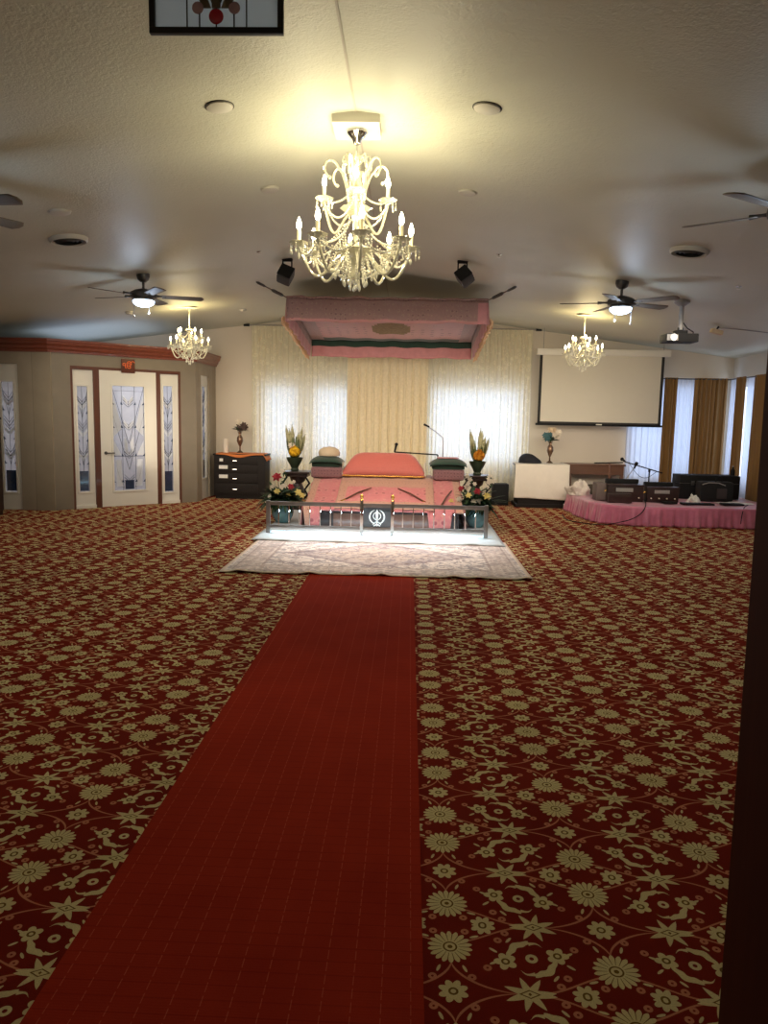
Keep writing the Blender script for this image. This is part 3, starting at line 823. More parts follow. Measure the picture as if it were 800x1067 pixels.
# ================================================================== ALTAR
X0, X1 = -1.32, .70
al = thing('altar_platform', 'low dark wooden altar platform under the pink brocade cloths', 'platform', (0, 9.4, .03))
g = G(); g.box(X0+.05, X1-.05, 0, 1.75, 0, .22, bevel=.01); g.build('base', m_dkred, al)
g = G(); g.box(X0+.09, X1-.09, .95, 1.72, .22, .46, bevel=.01); g.build('upper_tier', m_dkred, al)
g = G(); g.box(X0+.38, X1-.38, -.012, 0, .03, .2, bevel=.004); g.build('front_panel', M('polished_brown_panel', (128, 96, 84), .2, var=.15, coat=.4), al)
# big pink cloth
def cloth_fn(x0, x1, flare, lift, hem, ys=9.36, drop=None):
    prof = [(ys, hem), (ys-.012, (hem+.27)/2), (ys+.02, .275), (9.75, .345), (10.1, .46), (10.4, .535), (10.55, .56), (10.9, .56), (11.18, .56)]
    def fn(u, v):
        hm = hem if not drop else (hem if not any(a_ < u < b_ for a_, b_ in drop) else .05)
        prof[0] = (ys, hm); prof[1] = (ys-.012, (hm+.27)/2)
        k = v*(len(prof)-1); i = min(int(k), len(prof)-2); q = k-i
        y = prof[i][0]*(1-q)+prof[i+1][0]*q; z = prof[i][1]*(1-q)+prof[i+1][1]*q
        x = x0+(x1-x0)*u
        w = .008*math.sin(u*26+v*5)+.006*math.sin(u*55+1)
        return Vector((x, y-w*(1 if v < .25 else .3), z+lift+w*(.5 if v >= .25 else 0)))
    return fn
g = G(); nu, nv = 90, 40
g.grid(cloth_fn(X0, X1, 0, .022, .24, drop=((0, .11), (.78, .93))), nu, nv, mi=lambda i, j: 1 if (i < 4 or i > nu-5) else 0)
# side falls
for x, sg in ((X0, -1), (X1, 1)):
    g.grid(lambda u, v, x=x, sg=sg: Vector((x+sg*(.015+.02*v+.01*math.sin(u*40)), 9.37+1.81*u, (1-v)*(.297+max(0, min(1, (u*1.81-.3)/.85))*.285)+v*.04)), 50, 8, mi=lambda i, j: 1 if j > 6 else 0)
tag(g.build('altar_cloth', [m_pink, m_tan], solid=.006), 'wide pink brocade cloth with tan borders draped over the altar platform', 'cloth')
# centre overlay cloth
xa0, xa1 = -.93, .34
g = G(); nu, nv = 60, 40
g.grid(cloth_fn(xa0, xa1, 0, .045, .25), nu, nv, mi=lambda i, j: 1 if (i < 5 or i > nu-6 or j < 13 or j > 19) else 0)
tag(g.build('overlay_cloth', [m_pink, m_tan], solid=.006), 'narrower tan bordered brocade cloth lying over the middle of the altar', 'cloth')
# two crossed swords and a third
def sword(name, a, b2, label):
    A, Bv = Vector(a), Vector(b2); d = Bv-A; mid = A
    t = thing(name, label, 'sword', A, group='sheathed swords lying on the altar cloths')
    g = G(); g.tube([(0, 0, 0), d*.4+Vector((0, 0, .015)), d*.8], [.012, .011, .008], 8); g.build('scabbard', m_darkmetal if 'dark' in label else m_brown, t)
    g = G(); n = d.normalized()
    g.tube([n*-.1, n*-.02, (0, 0, 0)], [.014, .011, .013], 8); g.ball(n*-.11, .02, 2); g.build('hilt', m_gold, t)
zc_ = lambda y: .26+.09+ (y-9.38)*.26
sword('ceremonial_sword', (-.82, 9.66, .375), (-.42, 10.12, .53), 'sheathed sword slanting on the cloth at left of altar centre')
sword('ceremonial_sword', (.2, 9.66, .375), (-.22, 10.12, .53), 'sheathed sword slanting on the cloth at right of altar centre')
sword('ceremonial_sword', (.43, 9.55, .34), (.62, 10.14, .52), 'sheathed sword near the right edge of the altar cloth')
# scripture under coral cloth
bk = thing('covered_scripture', 'large scripture bundle on cushions covered by a coral cloth', 'book', (aty(400, 490, 10.75).x, 10.76, .612))
def bundle(u, v):
    # v front to back arc, u across
    q = v; y = -.28+.60*q; h = .34*(math.sin(PI*min(1, q*1.15)**.75) if q < .87 else math.sin(PI*min(1, .87*1.15)**.75))
    z = max(0, .325*math.sin(PI*q)**.6)
    s = 2*u-1; hw = .585-.075*(z/.325)**2.2
    rnd = (1-abs(s)**7)
    return Vector((hw*s, y, z*(.5+.5*rnd) if abs(s) < 1 else z*.5))
g = G(); g.grid(bundle, 40, 24, mi=lambda i, j: 0)
g.build('coral_cloth', m_coral, bk, solid=.008)
g = G(); g.box(-.56, .56, -.24, .27, .0, .1, bevel=.04); g.build('cushion', m_beige, bk)
for sg in (-1, 1):
    g = G()
    pts = [(sg*(.585-.0*k), -.27+.02*k+.006*math.sin(k*2), .02+.02*k) for k in range(10)]
    g.tube(pts, [.016+.006*math.sin(k*1.9) for k in range(10)], 8); g.build('ruffle', m_wpetal, bk)
g = G(); g.tube([(-.57+.057*k, -.285, .012+.004*math.sin(k*2)) for k in range(21)], .01, 6); g.build('gold_edge', m_gold, bk)

def cushion(g, x0, x1, y0, y1, z0, z1, puff=.25):
    g.box(x0, x1, y0, y1, z0, z1, bevel=min(z1-z0, x1-x0)*puff*1.2, seg=4)
for sg, lab in ((-1, 'left'), (1, 'right')):
    px0, px1 = (325, 357) if sg < 0 else (451, 483)
    a, b2 = aty(px0, 497, 10.6).x, aty(px1, 497, 10.6).x
    zb0 = .586
    g = G(); cushion(g, a, b2, 10.46, 10.9, zb0, zb0+.15)
    tag(g.build('bolster_cushion', m_mauve), 'mauve velvet bolster %s of the coral covered scripture, under a green cushion' % lab, 'cushion')
    g = G()
    a2, b3 = a-(.02 if sg < 0 else .05), b2+(.0 if sg < 0 else .03)
    def gc(u, v, a2=a2, b3=b3, sg=sg):
        s = 2*u-1; xx = a2+(b3-a2)*u
        y = 10.42+.48*v; z = .735+.15*(1-abs(s)**4*.45)*(math.sin(PI*(.08+.84*v))**.5)
        return Vector((xx, y, z))
    g.grid(gc, 16, 12); g.box(a2+.03, b3-.03, 10.48, 10.86, .74, .81, bevel=.02)
    tag(g.build('green_cushion', m_green, solid=.004), 'dark green velvet cushion on the %s mauve bolster' % lab, 'cushion')
g = G(); p = aty(343, 480, 10.7); g.lathe([(0, .0), (.15, .0), (.158, .04), (.135, .09), (.08, .12), (0, .13)], (p.x, 10.68, .886), 20); tag(g.build('round_cushion', m_beige), 'beige domed cushion on top of the left green cushion', 'cushion')
g = G(); p = aty(466, 485, 10.7); g.box(p.x-.15, p.x+.15, 10.56, 10.78, .887, .90, bevel=.006); tag(g.build('folded_cloth', m_canpink), 'folded pink cloth on top of the right green cushion', 'cloth')

# microphones at the altar
t = thing('gooseneck_microphone', 'grey gooseneck microphone on a stand behind the right green cushion', 'microphone', (aty(461, 482, 11.45).x, 11.45, .03))
tp = aty(461, 456, 11.45).z-.03; tip = aty(443, 443, 11.3); bx_ = aty(461, 482, 11.45).x
g = G(); g.lathe([(0, 0), (.12, 0), (.12, .015), (.03, .03), (0, .03)], n=20); g.build('base', m_black, t)
g = G(); g.tube([(0, 0, .02), (0, 0, tp-.05), (-.01, 0, tp)], .009, 8); g.build('pole', m_grey, t)
g = G(); g.tube([(-.01, 0, tp), ((tip.x-bx_)*.45, -.06, tp+(tip.z-.03-tp)*.5), (tip.x-bx_, -.15, tip.z-.03)], [.008, .007, .007], 8); g.build('boom', m_grey, t)
g = G(); g.tube([(tip.x-bx_+.06, -.13, tip.z-.055), (tip.x-bx_-.02, -.155, tip.z-.02)], [.013, .016], 10); g.build('microphone_head', m_black, t)
bA = aty(448, 474, 11.35); bB = aty(411, 471, 11.35); mt = aty(413, 463, 11.35)
t = thing('boom_microphone', 'black boom microphone reaching over the coral covered scripture', 'microphone', (aty(456, 474, 11.42).x, 11.42, .03))
o_ = Vector(t.location)
g = G(); g.lathe([(0, 0), (.12, 0), (.12, .015), (.03, .03), (0, .03)], n=20); g.build('base', m_black, t)
g = G(); g.tube([(0, 0, .02), (0, 0, bA.z-.03)], .011, 8); g.build('pole', m_black, t)
g = G(); g.tube([Vector((.0, 0, bA.z-.03)), bB-o_], .01, 8); g.build('boom', m_black, t)
g = G(); g.tube([bB-o_, (mt-o_)*1.0], [.012, .018], 8); g.ball(mt-o_, .026, 2); g.build('microphone_head', m_black, t)

# pedestals, plume vases, flower arrangements
def flower(g, c, r, n=6, up=(0, 0, 1), rings=2, rnd=RND):
    upv = Vector(up).normalized(); a = upv.orthogonal().normalized(); b2 = upv.cross(a)
    for q in range(rings):
        for k in range(n):
            th = 2*PI*(k+q*.5)/n+rnd.random()*.2; el = .25+.55*q
            d = (a*math.cos(th)+b2*math.sin(th))*math.cos(el)+upv*math.sin(el)
            g.petal(Vector(c), d, upv, r*(1-.2*q), r*.62, .25, 4)
    g.ball(Vector(c)+upv*r*.1, r*.2, 1)
def plume_vase(loc, label, bloom, seed):
    rnd = random.Random(seed)
    t = thing('plume_vase', label, 'vase', loc)
    g = G(); g.lathe([(0, 0), (.06, 0), (.065, .015), (.05, .04), (.075, .09), (.11, .15), (.13, .2), (.125, .2), (.1, .15), (0, .1)], n=24); g.build('vase', m_greenvase, t)
    g = G()
    for k in range(46):
        a = rnd.random()*2*PI; sp = .35+rnd.random()*.5
        g.petal((.03*math.cos(a), .03*math.sin(a), .16), (math.cos(a)*sp, math.sin(a)*sp*.7, 1.2), (math.cos(a), math.sin(a), .3), .2+rnd.random()*.16, .035, .25)
    g.build('foliage', m_leaf2, t)
    for dx, dz, L in ((-.13, .3, .38), (-.085, .28, .36), (-.045, .3, .40), (.1, .3, .36), (.05, .28, .30), (.14, .26, .3)):
        if bloom is m_amber: dx = {-.13: -.12, -.085: -.1, -.045: .03, .1: .055, .05: .1, .14: .15}[dx]
        g = G(); pts = []; rr = []
        for k in range(15):
            q = k/14; pts.append((dx*(.55+.55*q)+rnd.uniform(-.003, .003), rnd.uniform(-.01, .01)+.02, .2+(dz-.2)+L*q)); rr.append(.006+.024*math.sin(PI*min(1, q*1.02+.06))**.6*(1+.15*math.sin(k*2.4)))
        g.tube(pts, rr, 8); g.build('plume', m_plume, t)
    g = G()
    for dx, dy, dz, r in ((0.01, -.09, .29, .082),):
        for k in range(60):
            th = rnd.random()*2*PI; el = rnd.uniform(-.5, 1.5); d = Vector((math.cos(th)*math.cos(el), math.sin(th)*math.cos(el)-.25, math.sin(el)))
            g.petal((dx, dy, dz), d, (0, 0, 1), r*1.25, r*.45, .15, 3)
        g.ball((dx, dy, dz), r*.95, 2, (1.15, .8, 1))
    g.build('bloom', bloom, t)
    if bloom is m_yellow:
        g = G(); flower(g, (-.04, -.06, .38), .06, 7, (0, -.8, .5)); g.build('white_flower', m_wpetal, t)
    return t
def pedestal(loc, label, seed):
    rnd = random.Random(seed)
    t = thing('carved_pedestal', label, 'pedestal', loc)
    g = G(); g.box(-.2, .2, -.2, .2, .57, .61, bevel=.012); g.box(-.17, .17, -.17, .17, .53, .57, bevel=.008); g.build('top', m_dkred, t)
    g = G(); g.lathe([(.13, .53), (.11, .46), (.06, .42), (.09, .36), (.12, .3), (.09, .2), (.06, .16), (.1, .12), (.14, .06), (0, .06)], n=20); g.build('stem', m_dkred, t)
    g = G(); g.box(-.18, .18, -.18, .18, 0, .06, bevel=.015); g.build('base', m_dkred, t)
    for sg in (-1, 1):
        g = G(); g.tube([(sg*.14, -.17, .53), (sg*.2, -.18, .44), (sg*.13, -.17, .34), (sg*.17, -.17, .26), (sg*.12, -.15, .2)], [.014, .018, .014, .02, .01], 8)
        g.build('carved_bracket', m_black, t)
    return t
def garland(loc, label, seed, n=9):
    rnd = random.Random(seed); t = thing('flower_garland', label, 'garland', loc)
    g = G(); pts = [(.05*math.sin(k*1.1), -.01*k, -.05*k) for k in range(8)]; g.tube(pts, .005, 6)
    for k in range(20): p = pts[rnd.randrange(8)]; g.petal(p, (rnd.uniform(-1, 1), rnd.uniform(-1, -.2), rnd.uniform(-.6, .8)), (0, 0, 1), .07, .03)
    g.build('vine', m_leaf, t)
    for k in range(n):
        p = pts[rnd.randrange(8)]; g = G(); flower(g, (p[0]+rnd.uniform(-.05, .05), p[1]-.03, p[2]+rnd.uniform(-.02, .02)), .035+rnd.random()*.015, 6, (rnd.uniform(-.4, .4), -1, .3), 1); g.build('white_flower', m_wpetal, t)
    return t
YP = 11.35
lp = aty(307, 490, YP); rp = aty(497, 495, YP)
pedestal((lp.x+.05, YP, .0), 'dark carved pedestal behind the altar cloth, under the yellow bloom vase', 1)
pedestal((rp.x-.02, YP, .0), 'dark carved pedestal beside the altar, under the amber bloom vase', 2)
plume_vase((lp.x, YP, .612), 'dark green vase of cream plumes and a bright yellow bloom', m_yellow, 3)
plume_vase((rp.x, YP, .612), 'dark green vase of pale plumes and an amber bloom on right pedestal', m_amber, 4)
garland((lp.x-.14, YP-.205, .60), 'white flower garland hanging from the left carved pedestal', 5)
garland((rp.x-.14, YP-.205, .60), 'white flower garland on the altar side of the right carved pedestal', 6)
garland((rp.x+.14, YP-.205, .60), 'white flower garland on the outer side of the right carved pedestal', 8)

def arrangement(loc, label, spec, seed, vasemat):
    rnd = random.Random(seed); t = thing('flower_arrangement', label, 'flowers', loc)
    g = G(); g.lathe([(0, 0), (.09, 0), (.1, .02), (.14, .09), (.15, .16), (.12, .24), (.13, .27), (.12, .27), (.1, .22), (0, .2)], n=28); g.build('vase', vasemat, t)
    g = G()
    for k in range(260):
        a = rnd.random()*2*PI; el = rnd.uniform(-.35, 1.3)
        g.petal((rnd.uniform(-.12, .12), rnd.uniform(-.06, .06), .27+rnd.random()*.06), (math.cos(a)*math.cos(el)*1.3, math.sin(a)*math.cos(el), math.sin(el)*.8), (0, 0, 1), .12+rnd.random()*.17, .055, .5)
    g.build('leaves', m_leaf, t)
    g = G()
    for x, z, r, m, nm in spec: g.tube([(x*.3, 0, .27), (x*.8, -.05, .27+(z-.27)*.6), (x, -.08, z)], .004, 5)
    g.build('stems', m_leaf, t)
    for x, z, r, m, nm in spec:
        g = G(); flower(g, (x, -.09-rnd.random()*.05, z), r*.8, 6, (x*1.5, -1, .6), 2); g.build(nm, m, t)
    return t
YA = 9.85
def off(px, py, loc): p = aty(px, py, YA-.1); return p.x-loc.x, p.z-loc.z
ll = Vector((aty(299, 520, YA).x-.06, YA, .032)); rl = Vector((aty(490, 520, YA).x+.08, YA, .032))
spec = []
for px, py, r, m, nm in ((289, 497, .085, m_red, 'red_flower'), (303, 507, .06, m_red, 'red_flower'), (284, 507, .045, m_wpetal, 'white_flower'), (289, 512, .06, m_ypetal, 'cream_flower'), (297, 506, .05, m_wpetal, 'white_flower'),
        (311, 513, .065, m_ypetal, 'cream_flower'), (315, 516, .05, m_ypetal, 'cream_flower'), (300, 516, .045, m_ypetal, 'cream_flower'), (279, 523, .045, m_wpetal, 'white_flower'), (301, 521, .02, m_wpetal, 'white_flower'), (281, 517, .035, m_wpetal, 'white_flower'), (306, 502, .035, m_wpetal, 'white_flower')):
    x, z = off(px, py, ll); spec.append((x, z, r, m, nm))
arrangement(ll, 'flower arrangement with crimson blooms in pale blue vase behind left railing', spec, 11, m_bluevase)
spec = []
for px, py, r, m, nm in ((480, 509, .055, m_red, 'red_flower'), (497, 512, .065, m_red, 'red_flower'), (488, 516, .055, m_ypetal, 'cream_flower'), (478, 520, .055, m_wpetal, 'white_flower'), (498, 521, .075, m_wpetal, 'white_flower'), (507, 517, .07, m_ypetal, 'cream_flower'),
        (503, 529, .05, m_ppetal, 'lilac_flower'), (497, 532, .04, m_ppetal, 'lilac_flower'), (474, 532, .045, m_ppetal, 'lilac_flower'), (470, 522, .05, m_ypetal, 'cream_flower'), (493, 523, .05, m_wpetal, 'white_flower')):
    x, z = off(px, py, rl); spec.append((x, z, r, m, nm))
arrangement(rl, 'flower arrangement of lilies and lilac blooms behind right end of railing', spec, 12, m_bluevase)

# black speaker on the floor right of the curtain
def floor_speaker(c, label):
    t = thing('floor_speaker', label, 'speaker', c)
    g = G(); g.box(-.135, .135, 0, .25, 0, .36, bevel=.012); g.build('cabinet', m_black, t)
    g = G(); g.box(-.12, .12, -.012, 0, .02, .34, bevel=.004); g.build('grille', m_blackcloth, t)
p = atz(521, 526.5); floor_speaker((p.x, p.y, 0), 'small black floor speaker standing below the right lace curtain')

# ================================================================== CANOPY
cy0, cy1 = 9.9, 12.4
cf = [aty(305, 310, cy0), aty(509, 312, cy0)]; cb = [aty(327, 354, cy1), aty(486, 358, cy1)]
cx0, cx1 = -1.63, .97
zf, zb = cf[0].z, cb[0].z
can = thing('cloth_canopy', 'pink brocade canopy with valances hung by cords above the altar', 'canopy', (0, 0, 0))
def ctop(u, v):
    x = cx0+(cx1-cx0)*u; y = cy0+(cy1-cy0)*v
    z = zf+(zb-zf)*v-.05*math.sin(PI*u)*math.sin(PI*v)+.006*math.sin(u*40)
    return Vector((x, y, z))
g = G(); g.grid(ctop, 60, 30, mi=lambda i, j: 1 if (i < 5 or i > 54 or j < 3) else (2 if j > 26 else (3 if ((i-30)/7)**2+((j-17)/5)**2 < 1 else 0)))
g.build('top_cloth', [m_canopy, m_canopy2, m_green, M('olive_medallion', (140, 120, 88), .8, var=.3, scale=30)], can, solid=.006)
VD = .30
def val(fa, n, mats, name, D=VD, mi=None, flare=.0, nrm=(0, -1, 0)):
    g = G(); nv = 8; N = Vector(nrm)
    def fn(u, v):
        p = fa(u); return Vector((p.x, p.y, p.z-D*v+.008*math.sin(u*17)*v))+N*(flare*v+.012*v*math.sin(u*n*2*PI))
    g.grid(fn, 80, nv, mi=mi); return g.build(name, mats, can, solid=.005)
val(lambda u: ctop(u, 0), 5, [m_canopy2, m_canpink, m_canopy], 'front_valance', mi=lambda i, j: 1 if (i > 75 and j > 0) else (2 if j >= 7 else 0))
val(lambda u: ctop(u, 1), 9, [m_canpink, m_green], 'back_valance', D=.27, mi=lambda i, j: 1 if j < 3 else 0, nrm=(0, 1, 0), flare=.0)
for nm, uu, sg in (('side_valance', 0, -1), ('side_valance', 1, 1)):
    val(lambda v, uu=uu: ctop(uu, v), 7, [m_canpink, m_canopy2], nm, mi=lambda i, j: 1 if j < 3 else 0, nrm=(sg, 0, 0), flare=.02, D=.28)
    g = G(); 
    for k in range(56):
        q = (k+.5)/56; p = ctop(uu, q); z = p.z-.28-.01*math.sin(q*17)
        xx = p.x+sg*.035
        w3 = .014*math.sin(k*.9)
        g.tube([(xx, p.y, z+.05), (xx+sg*(.03+w3), p.y+.01, z+.02), (xx+sg*(.02+w3), p.y, z-.035), (xx, p.y+.01, z-.05)], [.009, .014, .013, .005], 5)
    g.build('fringe', m_fringe, can)
# bunched top edge at the front
g = G(); g.tube([ctop(k/40, 0)+Vector((0, -.01, .006+.012*max(0, math.sin(k*.55))**8)) for k in range(41)], .012, 8); g.build('edge_cord', m_canopy2, can)
def cord(a, b2, label):
    A, Bv = Vector(a), Vector(b2); d = A-Bv
    t = thing('canopy_cord', label, 'cord', Bv)
    g = G(); g.tube([(0, 0, 0), d], .007, 6); g.build('rope', m_brown, t)
    g = G(); n = d.normalized()
    g.tube([n*.04, n*.07, n*.19, n*.22], [.006, .02, .022, .008], 8); g.build('turnbuckle', m_darkmetal, t)
    g = G(); L = d.length; g.tube([n*(L-.14), n*(L-.11), n*(L-.03), n*(L-.0)], [.006, .016, .018, .008], 8); g.build('ceiling_hook', m_darkmetal, t)
cord((-1.99, 9.72, ceil_z(-1.99)), ctop(0, 0), 'front left canopy cord with dark turnbuckle')
cord((1.30, 9.74, ceil_z(1.3)), ctop(1, 0), 'front right canopy cord with dark turnbuckle')
cord((-2.0, 13.0, ceil_z(-2.0)), ctop(0, 1), 'rear left canopy cord running to the ceiling')
cord((1.32, 13.0, ceil_z(1.32)), ctop(1, 1), 'rear right canopy cord running to the ceiling')

# ================================================================== CURTAINS
def pleat(x0, x1, z0, z1, amp, n, seed, nz=14, flare=.0):
    rnd = random.Random(seed); ph = [rnd.random()*6 for _ in range(5)]; nu = int(n*9)
    def fn(u, v):
        # v: 0 bottom 1 top
        w = u*2*PI*n
        d = amp*(math.sin(w+.5*math.sin(u*9+ph[0]))*.75+.35*math.sin(w*1.7+ph[1])+.3*math.sin(u*11+ph[2]+v*1.5))
        d *= (.65+.35*(1-v))
        x = x0+(x1-x0)*u+.012*math.sin(w*.5+ph[3])*(1-v)
        return Vector((x, d, z0+(z1-z0)*v))
    return fn, nu, nz
def curtain(name, mat, x0, x1, z0, z1, amp, n, seed, label, cat, M4, group=None, solid=0, header=None):
    fn, nu, nz = pleat(x0, x1, z0, z1, amp, n, seed); g = G(); g.grid(fn, nu, nz)
    o = g.build(name, mat, smooth=80, solid=solid); o.matrix_world = M4; tag(o, label, cat, group); return o
Bm = lambda y: Matrix.Translation((0, y, 0))
ct = 2.98
curtain('lace_curtain', m_sheer, -2.78, -1.06, .02, ct, .022, 24, 1, 'pale lace curtain over the windows left of the cream centre drape', 'curtain', Bm(13.22))
curtain('lace_curtain', m_sheer, .26, 2.08, .02, ct, .022, 26, 2, 'pale lace curtain over the window right of the cream centre drape', 'curtain', Bm(13.22))
curtain('cream_drape', m_cream, -1.1, .3, .02, ct, .03, 15, 3, 'opaque cream drape behind the middle of the altar', 'curtain', Bm(13.17))
rod = thing('curtain_rod', 'thin white rod with dark end brackets carrying the lace curtains', 'curtain rod', (0, 13.25, ct+.01))
g = G(); g.tube([(-2.86, 0, 0), (2.16, 0, 0)], .011, 8); g.build('pole', m_grey, rod)
for x in (-2.88, 2.18):
    g = G(); g.box(x-.05, x+.05, -.025, .025, -.02, .03, bevel=.006); g.build('end_bracket', m_black, rod)
# right corner: sheers and gold drapes
def xb(px, py=450, y=13.25): return aty(px, py, y).x
dt = 2.22
Rm = Matrix.Translation((RXW-.12, 0, 0)) @ Matrix.Rotation(PI/2, 4, 'Z')
def yb(px, py=450): return atx(px, py, RXW-.12).y
YD = 13.22
curtain('gold_drape', m_drape, xb(689, 450, YD), xb(702.5, 450, YD), .1, dt, .03, 4, 21, 'narrow golden brown drape just right of the projection screen', 'curtain', Bm(YD))
curtain('gold_drape', m_drape, xb(720, 450, YD), xb(754.5, 450, YD), .1, dt, .03, 8, 22, 'wide golden brown drape left of the room corner', 'curtain', Bm(YD))
curtain('sheer_curtain', m_sheer2, xb(653), xb(692), .1, dt, .02, 7, 23, 'white sheer curtain below the right end of the projection screen', 'curtain', Bm(13.3))
curtain('sheer_curtain', m_sheer2, xb(699), xb(724), .1, dt, .02, 6, 24, 'white sheer curtain between the two golden brown drapes', 'curtain', Bm(13.3))
y_a, y_b, y_c, y_d, y_e = 13.2, yb(766), yb(776), yb(785), 11.3
curtain('sheer_curtain', m_sheer2, y_b-.05, 13.2, .1, dt, .02, 5, 25, 'white sheer curtain on the side wall next to the room corner', 'curtain', Rm)
curtain('sheer_curtain', m_sheer2, y_d-.03, y_c+.03, .1, dt, .02, 4, 26, 'white sheer strip between the two side wall drapes', 'curtain', Rm)
curtain('gold_drape', m_drape, y_c, y_b, .1, dt, .03, 4, 27, 'slim golden brown drape on the side wall', 'curtain', Matrix.Translation((-.05, 0, 0)) @ Rm)
curtain('gold_drape', m_drape, y_e, y_d, .1, dt, .03, 7, 28, 'golden brown drape beside the door jamb at right', 'curtain', Matrix.Translation((-.05, 0, 0)) @ Rm)
rod = thing('curtain_rod', 'dark rod carrying the golden brown drapes in the corner', 'curtain rod', (0, 0, dt-.02))
g = G(); g.tube([(3.8, YD, 0), (5.48, YD, 0)], .01, 8); g.build('back_pole', m_darkmetal, rod)
g = G(); g.tube([(5.44, 13.2, 0), (5.44, 11.2, 0)], .01, 8); g.build('side_pole', m_darkmetal, rod)

# ================================================================== PROJECTION SCREEN
ys_ = 13.0
a, b2 = aty(560, 372, ys_), aty(690, 444, ys_)
zt1, zb1 = aty(626, 371, ys_).z, aty(624, 442, ys_).z
ps = thing('projection_screen', 'white pull-down projection screen with black borders on the back wall', 'screen', (0, ys_, 0))
xL, xR = aty(561, 410, ys_).x, aty(690, 410, ys_).x
g = G(); g.box(xL-.06, xR+.09, -.05, .06, zt1, zt1+.11, bevel=.02); g.build('housing', m_white, ps)
g = G(); g.box(xL, xR, 0, .003, zb1, zt1+.02); g.build('fabric', m_screen, ps, smooth=0)
g = G(); t_ = .045
g.box(xL-.002, xL+t_, -.003, -.0005, zb1, zt1); g.box(xR-t_, xR+.002, -.003, -.0005, zb1, zt1); g.box(xL, xR, -.003, -.0005, zb1, zb1+.03)
g.build('black_border', M('screen_border', (44, 42, 40), .8, var=.05), ps, smooth=0)
g = G(); g.box(xL-.03, xR+.03, -.014, .016, zb1-.035, zb1, bevel=.005); wb = g.build('weight_bar', m_black, ps)
g = G(); g.box((xL+xR)/2-.05, (xL+xR)/2+.05, -.03, -.012, zb1-.02, zb1, bevel=.004); g.build('pull_handle', m_white, wb)
for x in (xL+.05, xR-.02):
    g = G(); g.tube([(x, 0, zt1+.11), (x, 0, ceil_z(x)-.0)], .005, 6); g.build('hanging_wire', m_grey, ps)

# ================================================================== LEFT CHEST
q0, q1 = atz(223, 519.5), atz(275, 521)
cw = .88; chy = 12.72; chx = aty(223, 500, chy).x
ch = thing('chest_of_drawers', 'dark brown chest of drawers beside the vestibule corner', 'chest', (chx, chy, 0))
hz = aty(248, 473, chy).z
g = G(); g.box(0, cw, 0, .43, .05, hz-.03, bevel=.006); g.build('body', m_dkwood, ch)
g = G(); g.box(-.015, cw+.015, -.02, .44, hz-.03, hz, bevel=.006); g.build('top', m_dkwood, ch)
g = G(); g.box(.02, cw-.02, .02, .42, 0, .05); g.build('plinth', m_dkwood, ch)
zs = [.07, .245, .40, .535, .665]
zs = [z*(hz-.04)/.665 for z in zs]
for k in range(4):
    g = G(); g.box(.03, cw-.12, -.014, 0, zs[k]+.008, zs[k+1]-.008, bevel=.004); dr = g.build('drawer', m_dkwood, ch)
    g = G(); zc = (zs[k]+zs[k+1])/2; g.tube([(.33, -.014, zc), (.335, -.035, zc-.006), (.4, -.035, zc-.006), (.405, -.014, zc)], .009, 8); g.build('handle', m_chrome, dr)
    if k in (1, 2):
        g = G(); g.box(.09, .24, -.018, -.0142, zc+.0, zc+.06); g.build('paper_label', m_paper, dr, smooth=0)
    if k == 3:
        g = G(); g.box(.1, .16, -.018, -.0142, zc-.02, zc+.03); g.build('paper_label', m_paper, dr, smooth=0)
def orf(u, v):
    x = .04+(cw+.0)*u; y = -.035+.42*v; z = .003
    if v < .15: z -= (.15-v)/.15*(.02+.05*math.exp(-((u-.45)/.2)**2)); y = -.024-.0*(.15-v)
    if u > .93: z -= (u-.93)*1.6
    return Vector((x, y, z))
g = G(); g.grid(orf, 40, 20); o = g.build('table_runner', m_orange, loc=(chx, chy, hz+.004), solid=.004); tag(o, 'orange cloth laid on top of the dark chest of drawers', 'cloth')
def goblet_vase(loc, label, seed, specs, sc=1):
    rnd = random.Random(seed); t = thing('flower_vase', label, 'vase', loc)
    P = [(0, 0), (.055, 0), (.05, .012), (.015, .04), (.012, .1), (.03, .14), (.055, .2), (.05, .26), (.025, .3), (.022, .325), (.04, .35), (.036, .35), (.018, .32), (0, .32)]
    g = G(); g.lathe([(r*sc, z*sc) for r, z in P], n=22); g.build('vase', m_vase, t)
    g = G()
    for k in range(26):
        a = rnd.random()*2*PI; g.petal((0, 0, .35*sc), (math.cos(a), math.sin(a)*.6, .5+rnd.random()), (0, 0, 1), .14*sc, .05*sc, .4)
    g.build('leaves', m_leaf, t)
    for m, nm, n, cx, cz, s in specs:
        for k in range(n):
            g = G(); flower(g, ((cx+rnd.uniform(-s, s))*sc, rnd.uniform(-.08, 0)*sc, (cz+rnd.uniform(-s, s)*.8)*sc), .06*sc, 6, (rnd.uniform(-.6, .6), -1, rnd.uniform(.1, .8)), 2); g.build(nm, m, t)
    return t
vx = aty(250, 465, chy+.25)
goblet_vase((vx.x, chy+.25, hz+.008), 'bronze goblet vase of dusky flowers on the dark chest', 31, ((m_brpetal, 'brown_flower', 7, 0, .47, .1), (m_wpetal, 'white_flower', 3, .01, .5, .05)), 1.02)
cp = aty(235, 470, chy+.2); g = G(); g.lathe([(0, 0), (.05, 0), (.052, .2), (.045, .24), (0, .24)], (cp.x, chy+.22, hz+.008), 20); tag(g.build('white_jar', m_wall), 'plain cream cylinder jar on the left of the dark chest', 'jar')

